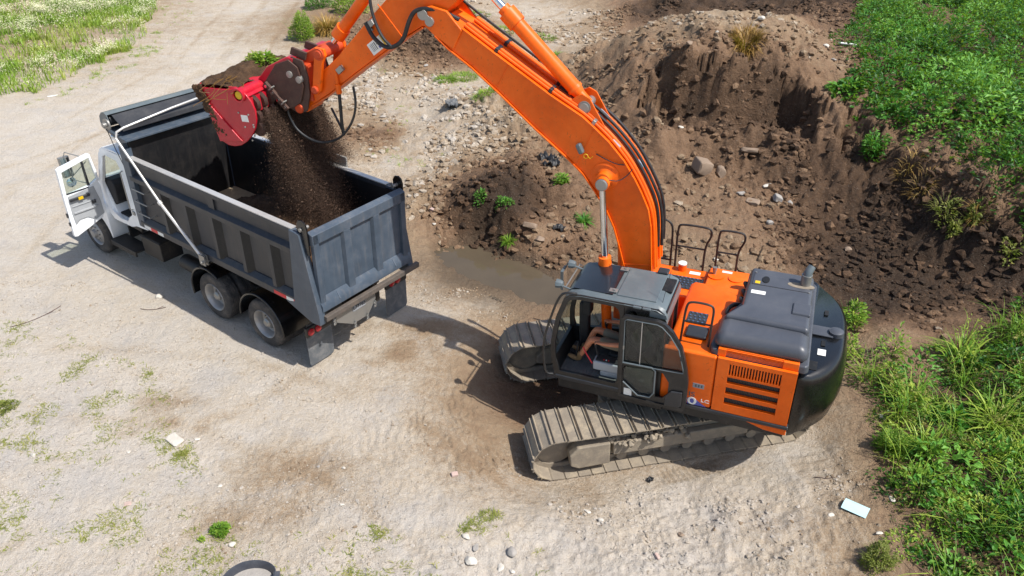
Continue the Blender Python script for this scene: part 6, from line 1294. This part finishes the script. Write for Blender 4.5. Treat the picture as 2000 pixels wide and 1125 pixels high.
for i, (px, py, s, m, lb, kw) in enumerate((
    (312, 582, .26, W_, 'white rounded stone on the dust in front of the rear wheels', dict(sc=(1, .85, .6))),
    (342, 862, .42, W_, 'large flat white slab half buried in the weedy dust', dict(sc=(1, .6, .2), block=True)),
    (386, 860, .16, W_, 'small pale stone right beside the flat white slab', {}),
    (455, 1066, .17, W_, 'white stone just below the bright round weed', {}),
    (66, 890, .17, W_, 'white stone alone near the left edge of the yard', {}),
    (252, 885, .13, W_, 'flat chalky stone left of the white slab', dict(sc=(1, .7, .25))),
    (250, 985, .13, K_, 'pinkish square tile piece lying flat in the weeds', dict(sc=(1, .9, .15), block=True)),
    (430, 950, .12, W_, 'white crumbly stone on the grey dust', {}),
    (460, 960, .07, B_, 'small brown stone at the edge of the tan patch', {}),
    (672, 916, .11, W_, 'angular white stone on the brown stained patch', {}),
    (668, 988, .13, W_, 'flat pale stone below the brown stained patch', dict(sc=(1, .6, .3))),
    (622, 912, .08, G_, 'grey pebble on the brown stained patch', {}),
    (888, 930, .15, K_, 'squared pink brick at the corner of the track scrape', dict(sc=(1, .75, .6), block=True)),
    (920, 1100, .27, W_, 'large pale boulder among weeds at the near edge of the yard', dict(sc=(1, .8, .6))),
    (930, 1072, .21, G_, 'grey stone above the large pale boulder', {}),
    (1000, 1084, .25, G_, 'rounded grey boulder right of the big pale one', dict(sc=(1, .8, .7))),
    (978, 1112, .22, W_, 'flat white stone at the bottom edge of the view', dict(sc=(1, .6, .4))),
    (1000, 1118, .14, W_, 'small round white stone beside the flat white one', {}),
    (910, 1050, .20, W_, 'white stone behind the green sprig near the boulders', {}),
    (1173, 1020, .17, W_, 'white angular stone alone on the rough pale dirt', {}),
    (1147, 1000, .18, W_, 'chalky flat stone behind the white angular one', dict(sc=(1, .7, .3))),
    (1330, 1048, .17, B_, 'brown stone at the edge of the rut in the rough dirt', {}),
    (1283, 1090, .14, K_, 'tilted reddish brick fragment in the rough dirt', dict(sc=(1, .5, .4), block=True)),
    (1370, 335, .85, B_, 'big earthy concrete block at the foot of the mound', dict(sc=(1, .8, .7), block=True, tilt=.3)),
    (1405, 345, .8, B_, 'rounded earthy lump next to the big concrete block', dict(sc=(.8, .7, .8))),
    (1462, 300, .75, B_, 'square paving slab tilted on the dark slope', dict(sc=(1, .7, .3), block=True, tilt=.5)),
    (1500, 365, .55, W_, 'pale rounded stone on the rubble line behind the handrails', dict(sc=(1, .5, .4))),
    (1446, 382, .45, G_, 'grey stone sticking up left of the flat paving piece', dict(sc=(1, .5, .6))),
    (1470, 397, .55, B_, 'flat square paving piece in the rubble', dict(sc=(1, .8, .25), block=True)),
    (1518, 393, .42, G_, 'grey block in the middle of the rubble line', dict(sc=(1, .8, .6), block=True, tilt=.4)),
    (1542, 397, .36, G_, 'small grey stone ending the rubble line', {}),
    (1502, 438, .40, G_, 'pale grey triangular stone below the rubble line', dict(sc=(1, .8, .5))),
    (1655, 490, .38, B_, 'tan stone on the dark soil behind the exhaust', {}),
    (1398, 508, .26, W_, 'white stone on the dirt behind the handrails', dict(sc=(1, .8, .5))),
    (1035, 447, .55, B_, 'pale cracked clay block on the heap by the puddle', dict(sc=(1, .6, .4), block=True, tilt=.5)),
    (1055, 470, .5, B_, 'second clay block lower on the heap by the puddle', dict(sc=(1, .8, .4))),
    (1345, 92, .4, B_, 'brown clod on the crest of the mound', {}),
    (1400, 66, .3, W_, 'white stone on the cliff edge left of the dry bush', {}),
    (1486, 38, .45, W_, 'pale stone farther back on top of the mound', {}),
    (1613, 92, .4, W_, 'pale stone on the mound near the green bank', {}),
    (1628, 118, .3, G_, 'grey stone below the pale one near the green bank', {}),
    (1330, 250, .35, W_, 'broken white fragment on the bare mound face', dict(sc=(1, .6, .3))),
    (1722, 818, .24, W_, 'white stone at the weed edge above the feathery bush', {}),
    (1716, 1043, .2, W_, 'pale oblong stone on the dirt lip beside the low bush', dict(sc=(1, .5, .4))),
    (1741, 977, .17, W_, 'pale stone in front of the weed bank', {}),
    (1622, 1008, .15, W_, 'pale round stone left of the blue plastic sheet', {}),
    (808, 62, .6, G_, 'large grey stone on the dark clod heap left of the boom', {}),
    (832, 130, .4, G_, 'grey stone at the foot of the dark clod heap', {}),
    (838, 330, .22, W_, 'pale pebble on the dirt beyond the tailgate', {}),
    (872, 332, .26, G_, 'smooth grey stone beyond the tailgate', {}),
    (845, 413, .24, K_, 'squared pink brick in the clods beyond the tailgate', dict(sc=(1, .6, .5), block=True)),
    (848, 440, .2, W_, 'pale stone at the rim of the clod bank', {}))):
    stone(px, py, s, m, lb, seed=i, sink=.38, **kw)
# ------------------------------------------------------------------ clods and gravel
CV, CF = ico(1)
def clods(name, n, seed, smin, smax, wfun, label, area):
    r = np.random.default_rng(seed); x, y, _ = scatter(area, n*3, seed); i = (np.log(np.maximum(y, Y0)/Y0)/GY).astype(int).clip(0, NYR-1); j = (((x/hw(y)+1)/2)*(NX-1)).astype(int).clip(0, NX-1)
    ro = RO2.reshape(NYR, NX)[i, j]; dk = TD[i, j]; k = r.random(len(x)) < wfun(ro, dk, x, y); x, y, dk = x[k][:n], y[k][:n], dk[k][:n]; m = len(x)
    s = smin+(smax-smin)*r.random(m)**5; v = CV[None]*(1+.28*r.normal(size=(m, 12, 1)))*(s[:, None, None]*np.stack([np.ones(m), .7+.3*r.random(m), .5+.35*r.random(m)], 1)[:, None])
    a = r.uniform(0, 6.28, m); c, s2 = np.cos(a), np.sin(a); vx = v[..., 0]*c[:, None]-v[..., 1]*s2[:, None]; vy = v[..., 0]*s2[:, None]+v[..., 1]*c[:, None]
    V = np.stack([vx+x[:, None], vy+y[:, None], v[..., 2]+(ground(x, y)+s*.08)[:, None]], -1); F_ = (np.arange(m)[:, None, None]*12+CF[None]).reshape(-1, 3)
    return tag(np_mesh(name, V.reshape(-1, 3), F_, M['soil'], {'dark': np.repeat(np.clip(dk+r.normal(-.05, .10, m), 0, 1), 12), 'wet': np.zeros(m*12)}), label, 'soil clods', kind='stuff')
patch = lambda ro, x, y, a: np.clip(ro*1.1+.55*fbm(x, y, .9, 3, 90)-a, 0, 1)
clods('soil_clods', 42000, 81, .014, .14, lambda ro, dk, x, y: patch(ro, x, y, .15), 'loose dark clods lying over the dug mounds', [(640, 30), (900, 0), (1300, -5), (1690, 0), (1640, 200), (2000, 420), (2060, 620), (1700, 720), (1300, 560), (1180, 520), (900, 530), (820, 430), (660, 280)])
clods('soil_clods', 16000, 82, .005, .036, lambda ro, dk, x, y: patch(ro, x, y, .24), 'small clods crumbled around the excavator tracks', [(780, 560), (1000, 560), (1080, 800), (1000, 960), (1300, 930), (1640, 820), (1760, 1000), (1740, 1180), (880, 1180), (860, 900), (820, 740)])
clods('gravel', 9000, 83, .006, .034, lambda ro, dk, x, y: np.clip(.35+.6*fbm(x, y, .6, 3, 95), .05, 1), 'small pebbles strewn over the pale yard', [(-50, 500), (600, 650), (850, 850), (900, 1180), (-50, 1180)])
# ------------------------------------------------------------------ litter and the tub
def litterbox(px, py, name, label, cat, mat, w_, d_, th, rz, tilt=0, curve=0, lift=.02):
    x, y, z = hit(px, py); u = np.linspace(-.5, .5, 13); v = []; n = 13
    for k in (0, 1):
        for a in u:
            for b in (-.5, .5): v.append((a*w_, b*d_, curve*(.25-a*a)*w_-k*th))
    f = []
    for i in range(n-1): q = i*2; f += [(q, q+1, q+3, q+2), (2*n+q+1, 2*n+q, 2*n+q+2, 2*n+q+3), (q, q+2, 2*n+q+2, 2*n+q), (q+3, q+1, 2*n+q+1, 2*n+q+3)]
    f += [(1, 0, 2*n, 2*n+1), (2*n-2, 2*n-1, 4*n-1, 4*n-2)]
    e = MB().add(v, f); o = e.build(name, mat); o.location = (x, y, z+lift); o.rotation_euler = (tilt, 0, rz); return tag(o, label, cat)
litterbox(1668, 1000, 'plastic_sheet', 'pale blue bent plastic panel lying on the rough dirt', 'plastic panel', M['plastic_blue'], .24, .36, .006, R(52), R(-4), .4, .07)
litterbox(1655, 88, 'board_scrap', 'short white plank on the mound next to the green bank', 'plank', M['label'], .55, .14, .03, R(-20), lift=.05)
litterbox(103, 188, 'board_scrap', 'small white stick on the road by the meadow', 'stick', M['label'], .34, .06, .02, R(40))
def crumple(px, py, sz, mat, label, seed, name='plastic_scrap'):
    x, y, z = hit(px, py); n = 26; u = np.linspace(-.5, .5, n); gx, gy = np.meshgrid(u, u); h = fbm(gx, gy, 4.5, 3, seed, .6, True)*.16*sz; m = np.hypot(gx, gy) < .40+.12*vnoise(gx, gy, 4, seed)
    V = np.stack([(gx*sz).ravel(), (gy*sz*.7).ravel(), (h+.02).ravel()], 1); idx = np.arange(n*n).reshape(n, n); F_ = np.stack([idx[:-1, :-1], idx[:-1, 1:], idx[1:, 1:], idx[1:, :-1]], -1).reshape(-1, 4); F_ = F_[m[:-1, :-1].ravel()]
    o = np_mesh(name, V, F_, mat, smooth=True); s_ = o.modifiers.new('thick', 'SOLIDIFY'); s_.thickness = .004; o.location = (x, y, z+.01); o.rotation_euler.z = seed; return tag(o, label, 'plastic scrap')
crumple(890, 208, 1.1, M['flap'], 'crumpled grey plastic sheet on the gravel heap under the boom', 1)
crumple(1072, 318, .9, M['hose'], 'black plastic sheet twisted in the heap under the boom', 2)
crumple(1093, 448, .4, M['hose'], 'shiny black scrap on the soil left of the boom cylinder', 3)
crumple(1270, 938, .16, M['hose'], 'small dark scrap lying in front of the near track', 4)
# tub
x, y, z = hit(490, 1150); e = MB(); n = 40; ox = .34; oy = .27
T = Matrix.Translation((x, y, z)) @ Matrix.Rotation(R(12), 4, 'Z')
prof_ = [(.0, .86, .02), (.16, .94, .02), (.22, 1.0, .0), (.235, 1.03, 0), (.225, 1.06, 0), (.20, 1.04, 0), (.0, .90, 0)]
vs_ = [(ox*q*math.cos(2*math.pi*k/n)*(1+.04*math.sin(4*math.pi*k/n)), oy*q*math.sin(2*math.pi*k/n), h) for h, q, _ in prof_ for k in range(n)]
fs_ = [(i*n+k, i*n+(k+1) % n, (i+1)*n+(k+1) % n, (i+1)*n+k) for i in range(len(prof_)-1) for k in range(n)]+[tuple(range(n))]
e.add(vs_, fs_, T); e.box(ox*.96, ox*1.2, -.05, .05, .18, .22, T); tub = tag(e.build('rubber_tub', M['tub'], bevel=.004), 'dark oval rubber tub with a handle at the bottom edge of the yard', 'tub')
e = MB().add([(ox*.92*math.cos(2*math.pi*k/n), oy*.92*math.sin(2*math.pi*k/n), .10) for k in range(n)], [tuple(range(n))], T); tag(e.build('tub_silt', M['rock_g']), 'pale silt and water inside the rubber tub', 'silt')
# a bent dry twig
for px, py, ln, az, lb in ((20, 640, .9, 24, 'long thin twig lying on the dust at the left edge'), (275, 605, .5, -15, 'curved dry stalk on the dust before the truck'), (1590, 935, .35, -30, 'short curled twig on the smooth track print')):
    x, y, z = hit(px, py); q = [(x+ln*t*math.cos(R(az+25*t)), y+ln*t*math.sin(R(az+25*t))*1.2) for t in np.linspace(0, 1, 7)]
    e = MB().tube([(a, b, float(ground(a, b))+.012) for a, b in q], .006, 5, smooth=1); e.tube([(q[4][0], q[4][1], float(ground(*q[4]))+.012), (q[4][0]+.1, q[4][1]+.12, float(ground(q[4][0]+.1, q[4][1]+.12))+.02)], .004, 5); tag(e.build('twig', M['rust']), lb, 'twig')

# ------------------------------------------------------------------ the operator
UF = Matrix.Translation(EXO) @ (EXM @ Matrix.Rotation(EX_REL, 3, 'Z')).to_4x4()
def skinned(name, V, E_, rad, mat, parent=None, lv=2, root=0):
    me = bpy.data.meshes.new(name); me.from_pydata(V, E_, []); o = bpy.data.objects.new(name, me); COL.objects.link(o)
    s = o.modifiers.new('skin', 'SKIN'); s.use_smooth_shade = True; me.skin_vertices.new() if not me.skin_vertices else None
    for i, q in enumerate(rad): me.skin_vertices[0].data[i].radius = (q, q) if not isinstance(q, tuple) else q
    for v in me.skin_vertices[0].data: v.use_root = False
    me.skin_vertices[0].data[root].use_root = True
    b = o.modifiers.new('sub', 'SUBSURF'); b.levels = b.render_levels = lv; me.materials.append(mat)
    if parent is not None: o.parent = parent
    return o
PV = [(.12, .94, 1.93), (.10, .94, 2.12), (.10, .94, 2.30), (.12, .94, 2.42), (.15, .94, 2.50),           # pelvis..neck 0-4
      (.14, 1.03, 1.90), (.72, 1.08, 1.99), (.94, 1.06, 1.56),                                             # near leg 5-7
      (.14, .85, 1.90), (.73, .82, 2.02), (.92, .82, 1.58),                                                # far leg 8-10
      (.11, 1.13, 2.38), (.12, 1.24, 2.12), (.36, 1.25, 2.08), (.50, 1.255, 2.07),                         # near arm 11-14
      (.11, .75, 2.38), (.16, .66, 2.12), (.38, .64, 2.12), (.52, .645, 2.10)]                             # far arm 15-18
PE = [(0, 1), (1, 2), (2, 3), (3, 4), (0, 5), (5, 6), (6, 7), (0, 8), (8, 9), (9, 10), (3, 11), (11, 12), (12, 13), (13, 14), (3, 15), (15, 16), (16, 17), (17, 18)]
PR = [.13, .125, .14, .09, .055, .085, .062, .045, .085, .062, .045, .06, .046, .04, .03, .06, .046, .04, .03]
# head and hands grow out of the same figure
def addv(p, r_, a): PV.append(p); PR.append(r_); PE.append((a, len(PV)-1)); return len(PV)-1
h1 = addv((.17, .94, 2.58), .06, 4); h2 = addv((.185, .94, 2.66), .092, h1); h3 = addv((.18, .94, 2.74), .088, h2)
for (w_i, sy) in ((14, 1), (18, -1)):
    wx, wy, wz = PV[w_i]; palm = addv((wx+.05, wy, wz+.005), (.036), w_i)
    for k, (dy, l_) in enumerate(((-.026, .055), (-.009, .065), (.009, .06), (.026, .048))):
        a = addv((wx+.085, wy+dy, wz+.012), .010, palm); b = addv((wx+.085+l_*.55, wy+dy*.9, wz-.004), .009, a); addv((wx+.08+l_*.5, wy+dy*.8, wz-.03), .0075, b)
    a = addv((wx+.045, wy-sy*.035, wz+.0), .011, palm); addv((wx+.075, wy-sy*.05, wz-.015), .009, a)
person = skinned('person', PV, PE, PR, M['skin']); person.matrix_world = UF
tag(person, 'seated operator in dark shirt, khaki shorts and tan boots inside the excavator cab', 'person')
sh = skinned('shirt', [(.12, .94, 1.97), (.10, .94, 2.12), (.10, .94, 2.30), (.12, .94, 2.42), (.145, .94, 2.465), (.11, 1.13, 2.38), (.115, 1.20, 2.22), (.11, .75, 2.38), (.14, .69, 2.22)], [(0, 1), (1, 2), (2, 3), (3, 4), (3, 5), (5, 6), (3, 7), (7, 8)], [.155, .145, .16, .10, .07, .082, .066, .082, .066], M['shirt'], person)
st = skinned('shorts', [(.12, .94, 2.0), (.12, .94, 1.92), (.14, 1.03, 1.90), (.62, 1.075, 1.98), (.14, .85, 1.90), (.63, .825, 2.0)], [(0, 1), (1, 2), (2, 3), (1, 4), (4, 5)], [.15, .15, .10, .088, .10, .088], M['shorts'], person)
for y, z in ((1.06, 1.55), (.82, 1.56)):
    bt = skinned('boot', [(.93, y, z+.10), (.945, y, z-.02), (.96, y, z-.055), (1.06, y, z-.045), (1.17, y, z-.03)], [(0, 1), (1, 2), (2, 3), (3, 4)], [.055, .055, .052, .05, .04], M['boot'], person)
hr = skinned('hair', [(.15, .94, 2.70), (.155, .94, 2.76)], [(0, 1)], [.10, .09], M['hair'], person)
for sy in (1, -1):
    e = MB().lathe([(-.012, .004), (0, .010), (.012, .004)], 10, Matrix.Translation((.272, .94+sy*.034, 2.675))); e.build('eye', M['label'], person)
    e = MB().prism([(.17, 2.63), (.20, 2.65), (.205, 2.69), (.18, 2.70)], .94+sy*.088, .94+sy*.10, 'y'); e.build('ear', M['skin'], person, bevel=.004)
e = MB().add([(.262, .925, 2.64), (.262, .955, 2.64), (.30, .94, 2.635), (.268, .94, 2.69)], [(0, 1, 2), (0, 2, 3), (2, 1, 3), (0, 3, 1)]); e.build('nose', M['skin'], person)
e = MB().box(.262, .270, .918, .962, 2.605, 2.613); e.build('mouth', M['light_red'], person, bevel=.003)
